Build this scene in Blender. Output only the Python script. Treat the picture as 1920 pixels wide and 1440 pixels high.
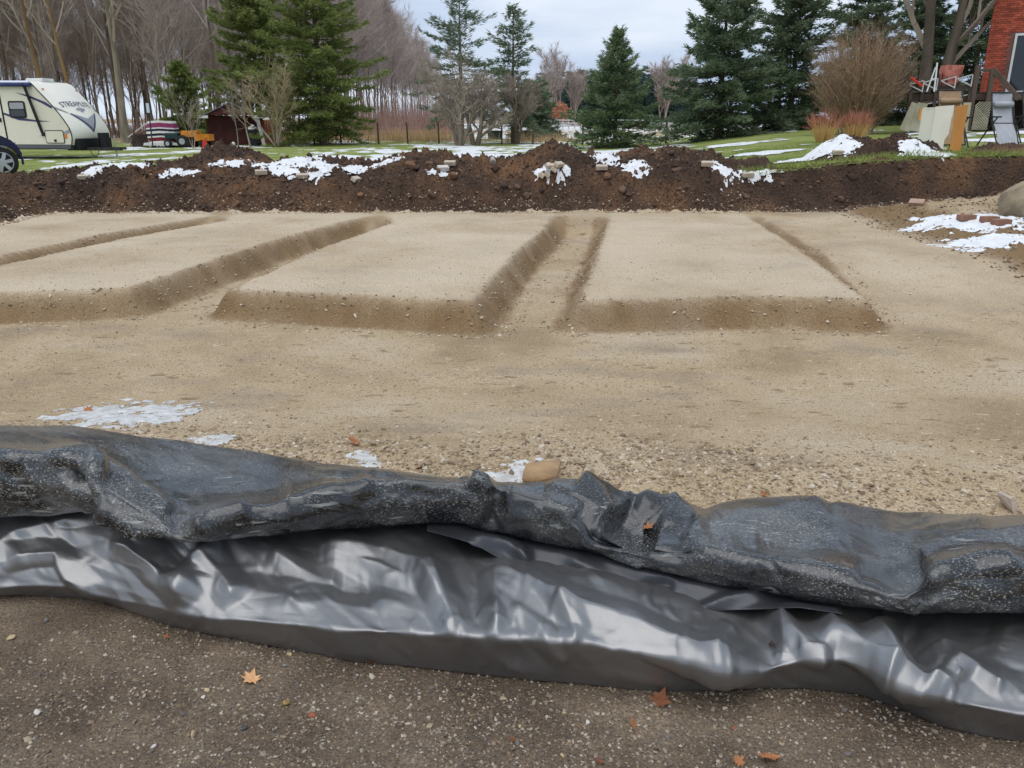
import bpy, bmesh, math, random
import numpy as np
from mathutils import Vector, Matrix

for o in list(bpy.data.objects):
    bpy.data.objects.remove(o, do_unlink=True)
scene = bpy.context.scene
COL = scene.collection
rad = math.radians

# ------------------------------------------------------------------ camera
PITCH, FPX, CAM_H = rad(18.36), 1500.0, 1.60
cam_data = bpy.data.cameras.new("camera")
cam_data.sensor_width = 36.0
cam_data.lens = 36.0 * FPX / 1920.0
cam_data.clip_start, cam_data.clip_end = 0.05, 4000.0
cam = bpy.data.objects.new("camera", cam_data)
cam.location = (0, 0, CAM_H)
cam.rotation_euler = (rad(90) - PITCH, 0, 0)
COL.objects.link(cam)
scene.camera = cam

# ------------------------------------------------------------------ overcast sky
SUN_AZ, SUN_EL = rad(205), rad(66)          # soft brightness high in the clouds behind the viewer
world = bpy.data.worlds.new("World")
scene.world = world
world.use_nodes = True
wn, wl = world.node_tree.nodes, world.node_tree.links
wn.clear()
w_out = wn.new("ShaderNodeOutputWorld")
w_sky = wn.new("ShaderNodeTexSky")
w_sky.sky_type = 'NISHITA'
w_sky.sun_disc = False
w_sky.sun_elevation = SUN_EL
w_sky.sun_rotation = SUN_AZ
w_sky.air_density, w_sky.dust_density, w_sky.ozone_density = 1.0, 4.0, 1.0
w_b1 = wn.new("ShaderNodeBackground")
w_b1.inputs['Strength'].default_value = 0.05
wl.new(w_sky.outputs[0], w_b1.inputs['Color'])
# cloud deck: grey-white stratocumulus over the whole dome
w_tc = wn.new("ShaderNodeTexCoord")
w_map = wn.new("ShaderNodeMapping")
w_map.inputs['Scale'].default_value = (1.1, 1.1, 5.5)
w_map.inputs['Location'].default_value = (0.3, 0.0, 0.65)
w_n = wn.new("ShaderNodeTexNoise")
w_n.inputs['Scale'].default_value = 2.1
w_n.inputs['Detail'].default_value = 5.0
w_n.inputs['Roughness'].default_value = 0.48
w_r = wn.new("ShaderNodeValToRGB")
w_r.color_ramp.elements[0].position, w_r.color_ramp.elements[0].color = 0.36, (0.41, 0.53, 0.71, 1)
w_r.color_ramp.elements[1].position, w_r.color_ramp.elements[1].color = 0.62, (0.80, 0.88, 1.0, 1)
w_e = w_r.color_ramp.elements.new(0.5)
w_e.color = (0.59, 0.70, 0.88, 1)
w_b2 = wn.new("ShaderNodeBackground")
w_b2.inputs['Strength'].default_value = 0.90
wl.new(w_tc.outputs['Generated'], w_map.inputs[0])
wl.new(w_map.outputs[0], w_n.inputs['Vector'])
wl.new(w_n.outputs['Fac'], w_r.inputs[0])
wl.new(w_r.outputs[0], w_b2.inputs['Color'])
w_mix = wn.new("ShaderNodeMixShader")
w_mix.inputs[0].default_value = 0.93
wl.new(w_b1.outputs[0], w_mix.inputs[1])
wl.new(w_b2.outputs[0], w_mix.inputs[2])
wl.new(w_mix.outputs[0], w_out.inputs[0])

sun_data = bpy.data.lights.new("sun", 'SUN')
sun_data.energy = 1.5
sun_data.angle = rad(70)
sun_data.color = (1.0, 0.965, 0.92)
sun = bpy.data.objects.new("sun", sun_data)
sun.rotation_euler = Vector((-math.sin(SUN_AZ) * math.cos(SUN_EL), -math.cos(SUN_AZ) * math.cos(SUN_EL), -math.sin(SUN_EL))).to_track_quat('-Z', 'Y').to_euler()
COL.objects.link(sun)

scene.view_settings.view_transform = 'Standard'
scene.view_settings.look = 'None'
scene.view_settings.exposure = 0.24
scene.view_settings.gamma = 1.0
scene.view_settings.use_curve_mapping = False
scene.render.engine = 'CYCLES'
scene.cycles.use_denoising = True
scene.cycles.max_bounces = 5
scene.cycles.diffuse_bounces = 3
scene.cycles.glossy_bounces = 3
scene.cycles.transparent_max_bounces = 4

# ------------------------------------------------------------------ helpers
CP, SP = math.cos(PITCH), math.sin(PITCH)


def tan_down(py):
    return math.tan(PITCH - math.atan((720.0 - py) / FPX))


def at_y(px, py, Y):
    """world point seen at photo pixel (px, py) standing at distance Y"""
    z = CAM_H - Y * tan_down(py)
    depth = Y * CP + (CAM_H - z) * SP
    return np.array([(px - 960.0) / FPX * depth, Y, z])


def at_z(px, py, z):
    return at_y(px, py, (CAM_H - z) / tan_down(py))


def pix(P):
    P = np.asarray(P, float)
    x, y, z = P[..., 0], P[..., 1], P[..., 2] - CAM_H
    depth = y * CP - z * SP
    up = y * SP + z * CP
    return 960 + FPX * x / depth, 720 - FPX * up / depth


def sst(a, b, x):
    t = np.clip((np.asarray(x, float) - a) / (b - a), 0, 1)
    return t * t * (3 - 2 * t)


def hash3(ix, iy, iz, seed):
    with np.errstate(over='ignore'):
        h = (ix.astype(np.int64) * 374761393 + iy.astype(np.int64) * 668265263 + iz.astype(np.int64) * 2147483647 + seed * 974634777) & 0xffffffff
        h = ((h ^ (h >> 13)) * 1274126177) & 0xffffffff
        h = h ^ (h >> 16)
        h = (h * 2246822519) & 0xffffffff
        h = h ^ (h >> 13)
    return (h & 0xffffff) / float(0xffffff)


def noise(x, y, seed=0):
    x = np.asarray(x, float); y = np.asarray(y, float)
    ix, iy = np.floor(x), np.floor(y)
    fx, fy = x - ix, y - iy
    fx = fx * fx * fx * (fx * (fx * 6 - 15) + 10); fy = fy * fy * fy * (fy * (fy * 6 - 15) + 10)
    z = np.zeros_like(ix)
    a, b = hash3(ix, iy, z, seed), hash3(ix + 1, iy, z, seed)
    c, d = hash3(ix, iy + 1, z, seed), hash3(ix + 1, iy + 1, z, seed)
    return ((a + (b - a) * fx) * (1 - fy) + (c + (d - c) * fx) * fy) * 2 - 1


def fbm(x, y, octs=4, seed=0, gain=0.5):
    s, a, f, n = 0.0, 1.0, 1.0, 0.0
    for i in range(octs):
        # turn every octave so that the lattice does not show
        ca, sa = math.cos(0.7 * i + 0.4), math.sin(0.7 * i + 0.4)
        s = s + a * noise((x * ca - y * sa) * f + 17.3 * i, (x * sa + y * ca) * f - 9.1 * i, seed + i)
        n += a; a *= gain; f *= 2.03
    return s / n


def c8(r, g, b):
    def l(v):
        v /= 255.0
        return v / 12.92 if v <= 0.04045 else ((v + 0.055) / 1.055) ** 2.4
    return (l(r), l(g), l(b), 1.0)


# ------------------------------------------------------------------ materials
MATS = {}


def mat(name, col, col2=None, scale=6.0, rough=0.8, bump=0.0, bump_scale=None, island=0.0, metallic=0.0, spec=0.3,
        detail=4.0, stretch=None, coat=0.0, trans=0.0):
    """Principled with a two-colour noise, optional random tint for each mesh island, and bump."""
    if name in MATS:
        return MATS[name]
    m = bpy.data.materials.new(name)
    m.use_nodes = True
    n, l = m.node_tree.nodes, m.node_tree.links
    p = n['Principled BSDF']
    p.inputs['Roughness'].default_value = rough
    p.inputs['Metallic'].default_value = metallic
    p.inputs['Specular IOR Level'].default_value = spec
    p.inputs['Coat Weight'].default_value = coat
    tc = n.new('ShaderNodeTexCoord')
    vec = tc.outputs['Object']
    if stretch:
        mp = n.new('ShaderNodeMapping'); mp.inputs['Scale'].default_value = stretch
        l.new(vec, mp.inputs[0]); vec = mp.outputs[0]
    out = None
    if col2 is not None:
        nz = n.new('ShaderNodeTexNoise')
        nz.inputs['Scale'].default_value = scale; nz.inputs['Detail'].default_value = detail
        l.new(vec, nz.inputs['Vector'])
        r = n.new('ShaderNodeValToRGB')
        r.color_ramp.elements[0].position, r.color_ramp.elements[1].position = 0.35, 0.65
        r.color_ramp.elements[0].color, r.color_ramp.elements[1].color = col, col2
        l.new(nz.outputs['Fac'], r.inputs[0])
        out = r.outputs[0]
    if island:
        g = n.new('ShaderNodeNewGeometry')
        mr = n.new('ShaderNodeMapRange')
        mr.inputs['To Min'].default_value, mr.inputs['To Max'].default_value = 1 - island, 1 + island
        l.new(g.outputs['Random Per Island'], mr.inputs['Value'])
        h = n.new('ShaderNodeHueSaturation')
        l.new(mr.outputs[0], h.inputs['Value'])
        if out is not None:
            l.new(out, h.inputs['Color'])
        else:
            h.inputs['Color'].default_value = col
        out = h.outputs[0]
    if out is not None:
        l.new(out, p.inputs['Base Color'])
    else:
        p.inputs['Base Color'].default_value = col
    if bump:
        nb = n.new('ShaderNodeTexNoise')
        nb.inputs['Scale'].default_value = bump_scale or scale * 3; nb.inputs['Detail'].default_value = 6
        l.new(vec, nb.inputs['Vector'])
        b = n.new('ShaderNodeBump'); b.inputs['Strength'].default_value = bump; b.inputs['Distance'].default_value = 0.02
        l.new(nb.outputs['Fac'], b.inputs['Height']); l.new(b.outputs[0], p.inputs['Normal'])
    if trans:
        t = n.new('ShaderNodeBsdfTranslucent'); x = n.new('ShaderNodeMixShader'); x.inputs[0].default_value = trans
        l.new(out, t.inputs['Color']); l.new(p.outputs[0], x.inputs[1]); l.new(t.outputs[0], x.inputs[2])
        l.new(x.outputs[0], n['Material Output'].inputs['Surface'])
    MATS[name] = m
    return m


# ------------------------------------------------------------------ object helpers
def link(o, parent=None):
    COL.objects.link(o)
    if parent is not None:
        o.parent = parent
    return o


def tag(o, label=None, cat=None, group=None, kind=None):
    if label: o['label'] = label
    if cat: o['category'] = cat
    if group: o['group'] = group
    if kind: o['kind'] = kind
    return o


def empty(name, loc=(0, 0, 0), rz=0.0, label=None, cat=None, group=None):
    o = bpy.data.objects.new(name, None)
    o.location = loc; o.rotation_euler = (0, 0, rz); o.empty_display_size = 0.2
    link(o)
    return tag(o, label, cat, group)


def mesh_np(name, V, F, smooth=False):
    """fast mesh from arrays; F is (n,3) or (n,4)"""
    V = np.ascontiguousarray(V, dtype=np.float32); F = np.ascontiguousarray(F, dtype=np.int32)
    me = bpy.data.meshes.new(name)
    k = F.shape[1]
    me.vertices.add(len(V)); me.vertices.foreach_set('co', V.ravel())
    me.loops.add(F.size); me.loops.foreach_set('vertex_index', F.ravel())
    me.polygons.add(len(F))
    me.polygons.foreach_set('loop_start', np.arange(0, F.size, k, dtype=np.int32))
    me.polygons.foreach_set('use_smooth', np.full(len(F), smooth, dtype=bool))
    me.update(calc_edges=True)
    me.validate()
    return me


def add(name, me, m, parent=None):
    o = bpy.data.objects.new(name, me)
    if m is not None:
        me.materials.append(m)
    return link(o, parent)


def grid_faces(nu, nv):
    i = np.arange(nu * nv).reshape(nu, nv)
    return np.stack([i[:-1, :-1], i[1:, :-1], i[1:, 1:], i[:-1, 1:]], -1).reshape(-1, 4)


def smooth_obj(o):
    for p in o.data.polygons:
        p.use_smooth = True
    return o


class MB:
    """collects primitive shapes and builds ONE mesh object"""
    def __init__(s):
        s.v, s.f = [], []

    def poly(s, pts, faces):
        b = len(s.v)
        s.v += [tuple(p) for p in pts]
        s.f += [tuple(i + b for i in f) for f in faces]
        return s

    def box(s, c, d, rot=None, taper=1.0):
        """centre, full size"""
        x, y, z = d[0] / 2, d[1] / 2, d[2] / 2
        pts = [Vector((sx * x * (taper if sz > 0 else 1), sy * y * (taper if sz > 0 else 1), sz * z)) for sz in (-1, 1) for sy in (-1, 1) for sx in (-1, 1)]
        if rot is not None:
            pts = [rot @ p for p in pts]
        pts = [p + Vector(c) for p in pts]
        return s.poly(pts, [(0, 2, 3, 1), (4, 5, 7, 6), (0, 1, 5, 4), (2, 6, 7, 3), (0, 4, 6, 2), (1, 3, 7, 5)])

    def bar(s, a, b, w, h=None, up=(0, 0, 1)):
        """box bar from a to b"""
        a, b = Vector(a), Vector(b); h = h or w
        d = (b - a).normalized(); u = Vector(up)
        if abs(d.dot(u)) > 0.98: u = Vector((0, 1, 0))
        x = d.cross(u).normalized() * w / 2; y = x.cross(d).normalized() * h / 2
        pts = [a - x - y, a + x - y, a + x + y, a - x + y, b - x - y, b + x - y, b + x + y, b - x + y]
        return s.poly(pts, [(0, 1, 2, 3), (7, 6, 5, 4), (0, 4, 5, 1), (1, 5, 6, 2), (2, 6, 7, 3), (3, 7, 4, 0)])

    def tube(s, pts, r, n=8, cap=True):
        pts = [Vector(p) for p in pts]
        if not hasattr(r, '__len__'): r = [r] * len(pts)
        base = len(s.v); prev = None
        for i, p in enumerate(pts):
            d = (pts[min(i + 1, len(pts) - 1)] - pts[max(i - 1, 0)]).normalized()
            u = prev if prev is not None else (Vector((0, 0, 1)) if abs(d.z) < 0.9 else Vector((1, 0, 0)))
            x = (u - d * u.dot(d)).normalized(); y = d.cross(x); prev = x
            for k in range(n):
                a = 2 * math.pi * k / n
                s.v.append(tuple(p + (x * math.cos(a) + y * math.sin(a)) * r[i]))
        for i in range(len(pts) - 1):
            for k in range(n):
                k2 = (k + 1) % n
                s.f.append((base + i * n + k, base + i * n + k2, base + (i + 1) * n + k2, base + (i + 1) * n + k))
        if cap:
            s.f.append(tuple(base + k for k in reversed(range(n))))
            s.f.append(tuple(base + (len(pts) - 1) * n + k for k in range(n)))
        return s

    def lathe(s, prof, n=24, axis='Y', c=(0, 0, 0)):
        """prof: list of (offset along axis, radius)"""
        base = len(s.v); c = Vector(c)
        for t, r in prof:
            for k in range(n):
                a = 2 * math.pi * k / n
                q = {'Y': (math.cos(a) * r, t, math.sin(a) * r), 'Z': (math.cos(a) * r, math.sin(a) * r, t), 'X': (t, math.cos(a) * r, math.sin(a) * r)}[axis]
                s.v.append(tuple(c + Vector(q)))
        for i in range(len(prof) - 1):
            for k in range(n):
                k2 = (k + 1) % n
                s.f.append((base + i * n + k, base + i * n + k2, base + (i + 1) * n + k2, base + (i + 1) * n + k))
        s.f.append(tuple(base + k for k in reversed(range(n))))
        s.f.append(tuple(base + (len(prof) - 1) * n + k for k in range(n)))
        return s

    def build(s, name, m, parent=None, smooth=False, bevel=0.0):
        me = bpy.data.meshes.new(name)
        me.from_pydata(s.v, [], s.f)
        bm = bmesh.new(); bm.from_mesh(me)
        bmesh.ops.recalc_face_normals(bm, faces=bm.faces)
        if bevel:
            bmesh.ops.bevel(bm, geom=[e for e in bm.edges if e.is_manifold and e.calc_face_angle(0) > 0.6], offset=bevel, segments=2, affect='EDGES', profile=0.6)
        bm.to_mesh(me); bm.free()
        if smooth:
            for p in me.polygons: p.use_smooth = True
        return add(name, me, m, parent)


def copy_tree(o, parent=None):
    c = o.copy(); COL.objects.link(c); c.parent = parent
    for ch in [x for x in o.children]:
        copy_tree(ch, c)
    return c


ICO = {}


def ico(sub):
    if sub not in ICO:
        if sub == 0:
            ICO[0] = (np.array([[1, 0, 0], [0, 1, 0], [-1, 0, 0], [0, -1, 0], [0, 0, 1], [0, 0, -1]], float) * 1.15, np.array([[0, 1, 4], [1, 2, 4], [2, 3, 4], [3, 0, 4], [1, 0, 5], [2, 1, 5], [3, 2, 5], [0, 3, 5]]))
            return ICO[0]
        bm = bmesh.new(); bmesh.ops.create_icosphere(bm, subdivisions=sub, radius=1.0)
        V = np.array([v.co[:] for v in bm.verts]); F = np.array([[v.index for v in f.verts] for f in bm.faces]); bm.free()
        ICO[sub] = (V, F)
    return ICO[sub]


def rand_rot(rng, n):
    q = rng.normal(size=(n, 4)); q /= np.linalg.norm(q, axis=1)[:, None]
    w, x, y, z = q.T
    return np.stack([1 - 2 * (y * y + z * z), 2 * (x * y - z * w), 2 * (x * z + y * w), 2 * (x * y + z * w), 1 - 2 * (x * x + z * z), 2 * (y * z - x * w),
                     2 * (x * z - y * w), 2 * (y * z + x * w), 1 - 2 * (x * x + y * y)], -1).reshape(n, 3, 3)


def rotz_m(a):
    c, s = np.cos(a), np.sin(a); z = np.zeros_like(a); o = np.ones_like(a)
    return np.stack([c, -s, z, s, c, z, z, z, o], -1).reshape(-1, 3, 3)


def stones_mesh(name, P, R, seed=0, sub=1, flat=0.62, rough=0.22, smooth=False, sink=0.25, kinds=9, angular=0):
    """many small stones in one mesh: P (n,3) points on the ground, R (n,) radii"""
    rng = np.random.default_rng(seed)
    V0, F0 = ico(sub)
    n = len(P); k = rng.integers(0, kinds, n)
    shapes = []
    for i in range(kinds):
        d = rng.normal(size=(7, 3)); d /= np.linalg.norm(d, axis=1)[:, None]
        off = 0
        for j in range(7):
            off = off + rng.uniform(-1, 1) * np.exp(-2.2 * (1 - V0 @ d[j]))
        v = V0 * (1 + rough * off)[:, None]
        for j in range(angular):
            d1 = rng.normal(size=3); d1 /= np.linalg.norm(d1); hh = rng.uniform(0.35, 0.75)
            v = v - d1 * np.maximum(0, v @ d1 - hh)[:, None]
        v = v * np.array([1.0, rng.uniform(0.65, 0.95), flat * rng.uniform(0.8, 1.2)])
        shapes.append(v)
    S = np.array(shapes)[k]
    M = rotz_m(rng.uniform(0, 6.28, n))
    t = rng.normal(size=(n, 2)) * 0.25
    V = np.einsum('nij,nvj->nvi', M, S)
    V[:, :, 2] += V[:, :, 0] * t[:, None, 0] + V[:, :, 1] * t[:, None, 1]
    V = V * np.asarray(R)[:, None, None] + np.asarray(P)[:, None, :]
    V[:, :, 2] += (np.asarray(R) * flat * (1 - 2 * sink))[:, None]
    F = F0[None] + (np.arange(n) * len(V0))[:, None, None]
    return mesh_np(name, V.reshape(-1, 3), F.reshape(-1, 3), smooth)


def blades_mesh(name, P, D, W, N=None, rng=None):
    """thin triangles: roots P, vectors D (to the tip), widths W"""
    n = len(P)
    if N is None:
        N = rng.normal(size=(n, 3))
    side = np.cross(D, N); side /= (np.linalg.norm(side, axis=1)[:, None] + 1e-9)
    a = P - side * W[:, None] / 2; b = P + side * W[:, None] / 2
    V = np.stack([a, b, P + D], 1).reshape(-1, 3)
    return mesh_np(name, V, np.arange(3 * n).reshape(n, 3))
# ================================================================== terrain
# level blocks of the graded pad (outlines of their flat tops)
def outline(pts):
    return np.array([at_z(x, y, 0.0)[:2] for x, y in pts])


BLOCKS = [
    outline([(0, 477), (200, 437), (390, 404), (400, 394), (-60, 398), (-500, 470), (-700, 560)]),
    outline([(-300, 590), (-150, 560), (0, 547), (120, 543), (240, 537), (267, 530), (367, 497), (500, 453), (633, 417), (697, 402), (700, 394), (440, 394), (425, 411), (220, 447), (0, 495), (-300, 555)]),
    outline([(433, 541), (640, 550), (887, 563), (923, 523), (973, 467), (1023, 427), (1040, 403), (1040, 394), (720, 394), (735, 416), (633, 451), (567, 478), (467, 523)]),
    outline([(1087, 560), (1300, 556), (1450, 553), (1628, 559), (1491, 460), (1402, 405), (1390, 394), (1145, 394), (1143, 403), (1117, 485)]),
]
TRENCH = 0.27


def poly_sd(poly, x, y):
    """signed distance (negative inside)"""
    d2 = np.full(x.shape, 1e9); inside = np.zeros(x.shape, bool)
    n = len(poly)
    for i in range(n):
        ax, ay = poly[i]; bx, by = poly[(i + 1) % n]
        ex, ey = bx - ax, by - ay
        t = np.clip(((x - ax) * ex + (y - ay) * ey) / (ex * ex + ey * ey), 0, 1)
        d2 = np.minimum(d2, (x - ax - t * ex) ** 2 + (y - ay - t * ey) ** 2)
        cond = ((ay > y) != (by > y)) & (x < (bx - ax) * (y - ay) / (by - ay + 1e-12) + ax)
        inside ^= cond
    return np.where(inside, -1, 1) * np.sqrt(d2)


PX0, PX1, PY1 = -8.35, 10.6, 14.75


def pit_s(x, y):
    """signed distance to the edge of the excavation (negative inside)"""
    w = 0.16 * fbm(x * 0.9, y * 0.9, 3, 5)
    cx, hx = (PX0 + PX1) / 2, (PX1 - PX0) / 2
    r = 0.9
    qx = np.abs(x - cx) - hx + r
    qy = y - PY1 + r
    return np.minimum(np.maximum(qx, qy), 0) + np.hypot(np.maximum(qx, 0), np.maximum(qy, 0)) - r + w


def floor_z(x, y):
    sd = np.full(x.shape, 1e9)
    near = (y > 4.5) & (y < 18)
    xs, ys = x[near], y[near]
    s = np.full(xs.shape, 1e9)
    wob = 0.045 * fbm(xs * 1.4, ys * 1.4, 3, 21) + 0.03 * fbm(xs * 8, ys * 8, 4, 22, 0.65)
    for b in BLOCKS:
        s = np.minimum(s, poly_sd(b, xs, ys))
    sd[near] = s + wob
    k = np.clip(sd / 0.20, 0, 1)
    k = k * k * (3 - 2 * k) * 0.1 + k * 0.9
    low = -TRENCH * sst(3.3, 5.6, y)
    # behind and beside the blocks the ground comes back up
    low = low * (1 - sst(13.35, 13.9, y))
    rightside = sst(3.0, 3.4, x - 0.16 * (y - 7.6)) * sst(7.3, 10.3, y)
    low = low * (1 - 0.86 * rightside)
    z = low * k + (-0.012) * (1 - k)
    z = z + 0.50 * sst(6.3, 10.5, x) * sst(6.5, 10.5, y) + 0.10 * sst(6.0, 6.6, x + 0.35 * fbm(x * 2, y * 2, 3, 8)) * sst(6, 8, y) * (1 - sst(7.2, 8.6, x))
    # thin windrow left along the right trench line
    d = x - (3.02 + 0.163 * (y - 7.7))
    z = z + 0.035 * np.exp(-(d / 0.10) ** 2) * sst(7.8, 8.6, y) * (1 - sst(12.5, 13.6, y))
    # low stony rise between the driveway and the pit
    z = z + 0.03 * np.exp(-((y - 3.75 + 0.12 * x) / 0.35) ** 2)
    return z


RIDGE = [(-300, 335), (0, 331), (60, 323), (130, 320), (200, 309), (270, 311), (330, 306), (420, 300), (500, 303), (560, 296), (640, 301), (700, 303), (760, 285), (800, 283),
         (850, 292), (930, 299), (985, 288), (1015, 275), (1040, 271), (1065, 276), (1100, 287), (1150, 290), (1200, 281), (1260, 277), (1330, 285), (1390, 299), (1450, 304), (2200, 300)]
_rp = np.array([at_y(px, py + 3, 16.25) for px, py in RIDGE])


def lawn_z(x, y):
    k = np.clip(y - 17, 0, 40); u = np.clip((x - (-1.0 + 0.21 * k)) / (9.5 + 0.03 * k), 0, 1)      # the rise to the house starts further right the further out
    z = 0.02 + 0.10 * sst(-25, -5, x) + 0.80 * (u * u * (3 - 2 * u)) * (1 - sst(60, 90, y)) + 0.32 * sst(8, 22, x) * (1 - sst(60, 90, y))
    z = z + 0.25 * sst(26, 17, y) * (1 - sst(-2, 4, x))
    z = z + 0.0042 * np.clip(y - 62, 0, 140)
    return z + 0.02 * fbm(x * 0.35, y * 0.35, 3, 12)


def bump2(x, y, cx, cy, rx, ry, h, seed):
    d = np.hypot((x - cx) / rx, (y - cy) / ry) + 0.22 * fbm(x * 1.7, y * 1.7, 3, seed)
    return h * np.clip(1 - d, 0, 1) ** 0.9


def ground(x, y, fine=True):
    x = np.asarray(x, float); y = np.asarray(y, float)
    x, y = np.broadcast_arrays(x, y)
    s = pit_s(x, y)
    f = floor_z(x, y)
    L = lawn_z(x, y)
    zr = np.interp(x, _rp[:, 0], _rp[:, 2])
    wr = sst(3.9, 5.0, x)
    # spoil heaped on the edge: steep cut face, rounded top, falling back to the lawn
    t = np.clip(s / 1.75, 0, 1)
    face = 0.42 * sst(0.0, 0.42, s) + 0.58 * (1 - (1 - t) ** 1.7)
    back = sst(1.9, 3.6, s)
    heap = zr * face * (1 - back) + (L - 0.06) * back
    # clean cut bank with turf on top at the right
    cut = (L + 0.02) * (0.30 * sst(0.0, 0.8, s) + 0.70 * sst(0.28, 0.62, s))
    bank = heap * (1 - wr) + cut * wr
    fade = sst(4.5, 9.0, y)
    up = sst(0.0, 0.5, s)
    z = np.where(s > 0, f * (1 - up) + 0 * L, f) + np.where(s > 0, np.maximum(bank - 0.0, 0.0), 0.0) * fade
    z = z + bump2(x, y, -6.75, 18.6, 1.5, 1.4, 0.62, 31) + bump2(x, y, -5.6, 18.2, 1.5, 1.2, 0.42, 32)
    z = z + bump2(x, y, 6.75, 16.9, 0.75, 0.8, 0.42, 33) + bump2(x, y, 7.75, 16.7, 0.95, 0.8, 0.36, 34) + bump2(x, y, 4.75, 16.3, 0.5, 0.5, 0.22, 35)
    z = z + bump2(x, y, 9.6, 16.4, 0.9, 0.6, 0.18, 36)
    if fine:
        on = sst(-0.12, 0.25, s) * (1 - sst(2.8, 3.6, s) * (1 - sst(0.25, 0.6, (z - L)))) * fade
        on = on * (1 - wr * sst(0.75, 0.95, s) * (1 - sst(0.05, 0.15, z - L)))
        lump = fbm(x * 1.9, y * 1.9, 4, 41, 0.55) * 0.12 + np.abs(fbm(x * 5.0, y * 5.0, 3, 47, 0.6)) * 0.22 - 0.09 + np.abs(fbm(x * 12, y * 12, 3, 61, 0.65)) * 0.10
        z = z + on * lump * (1 - 0.45 * wr)
        ins = 1 - sst(-0.1, 0.1, s)
        stony = np.exp(-((y - 4.1 + 0.10 * x) / 0.75) ** 2)
        rgt = sst(5.7, 6.6, x) * sst(6, 8, y)
        z = z + ins * (0.009 * fbm(x * 3, y * 3, 3, 71) + 0.0035 * fbm(x * 14, y * 22, 3, 73) + stony * 0.014 * fbm(x * 11, y * 11, 4, 75, 0.6) + rgt * 0.05 * fbm(x * 6, y * 6, 4, 77, 0.6))
    return z


def gz(x, y):
    return float(ground(np.array([x]), np.array([y]))[0])


def drop(px, py, ymin=1.3, ymax=60.0):
    """first point of the ground seen at photo pixel (px, py)"""
    Y = np.exp(np.linspace(math.log(ymin), math.log(ymax), 1500))
    z = CAM_H - Y * tan_down(py)
    X = (px - 960.0) / FPX * (Y * CP + (CAM_H - z) * SP)
    g = ground(X, Y)
    hit = np.nonzero(g >= z)[0]
    i = hit[0] if len(hit) else len(Y) - 1
    return np.array([X[i], Y[i], g[i]])


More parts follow.
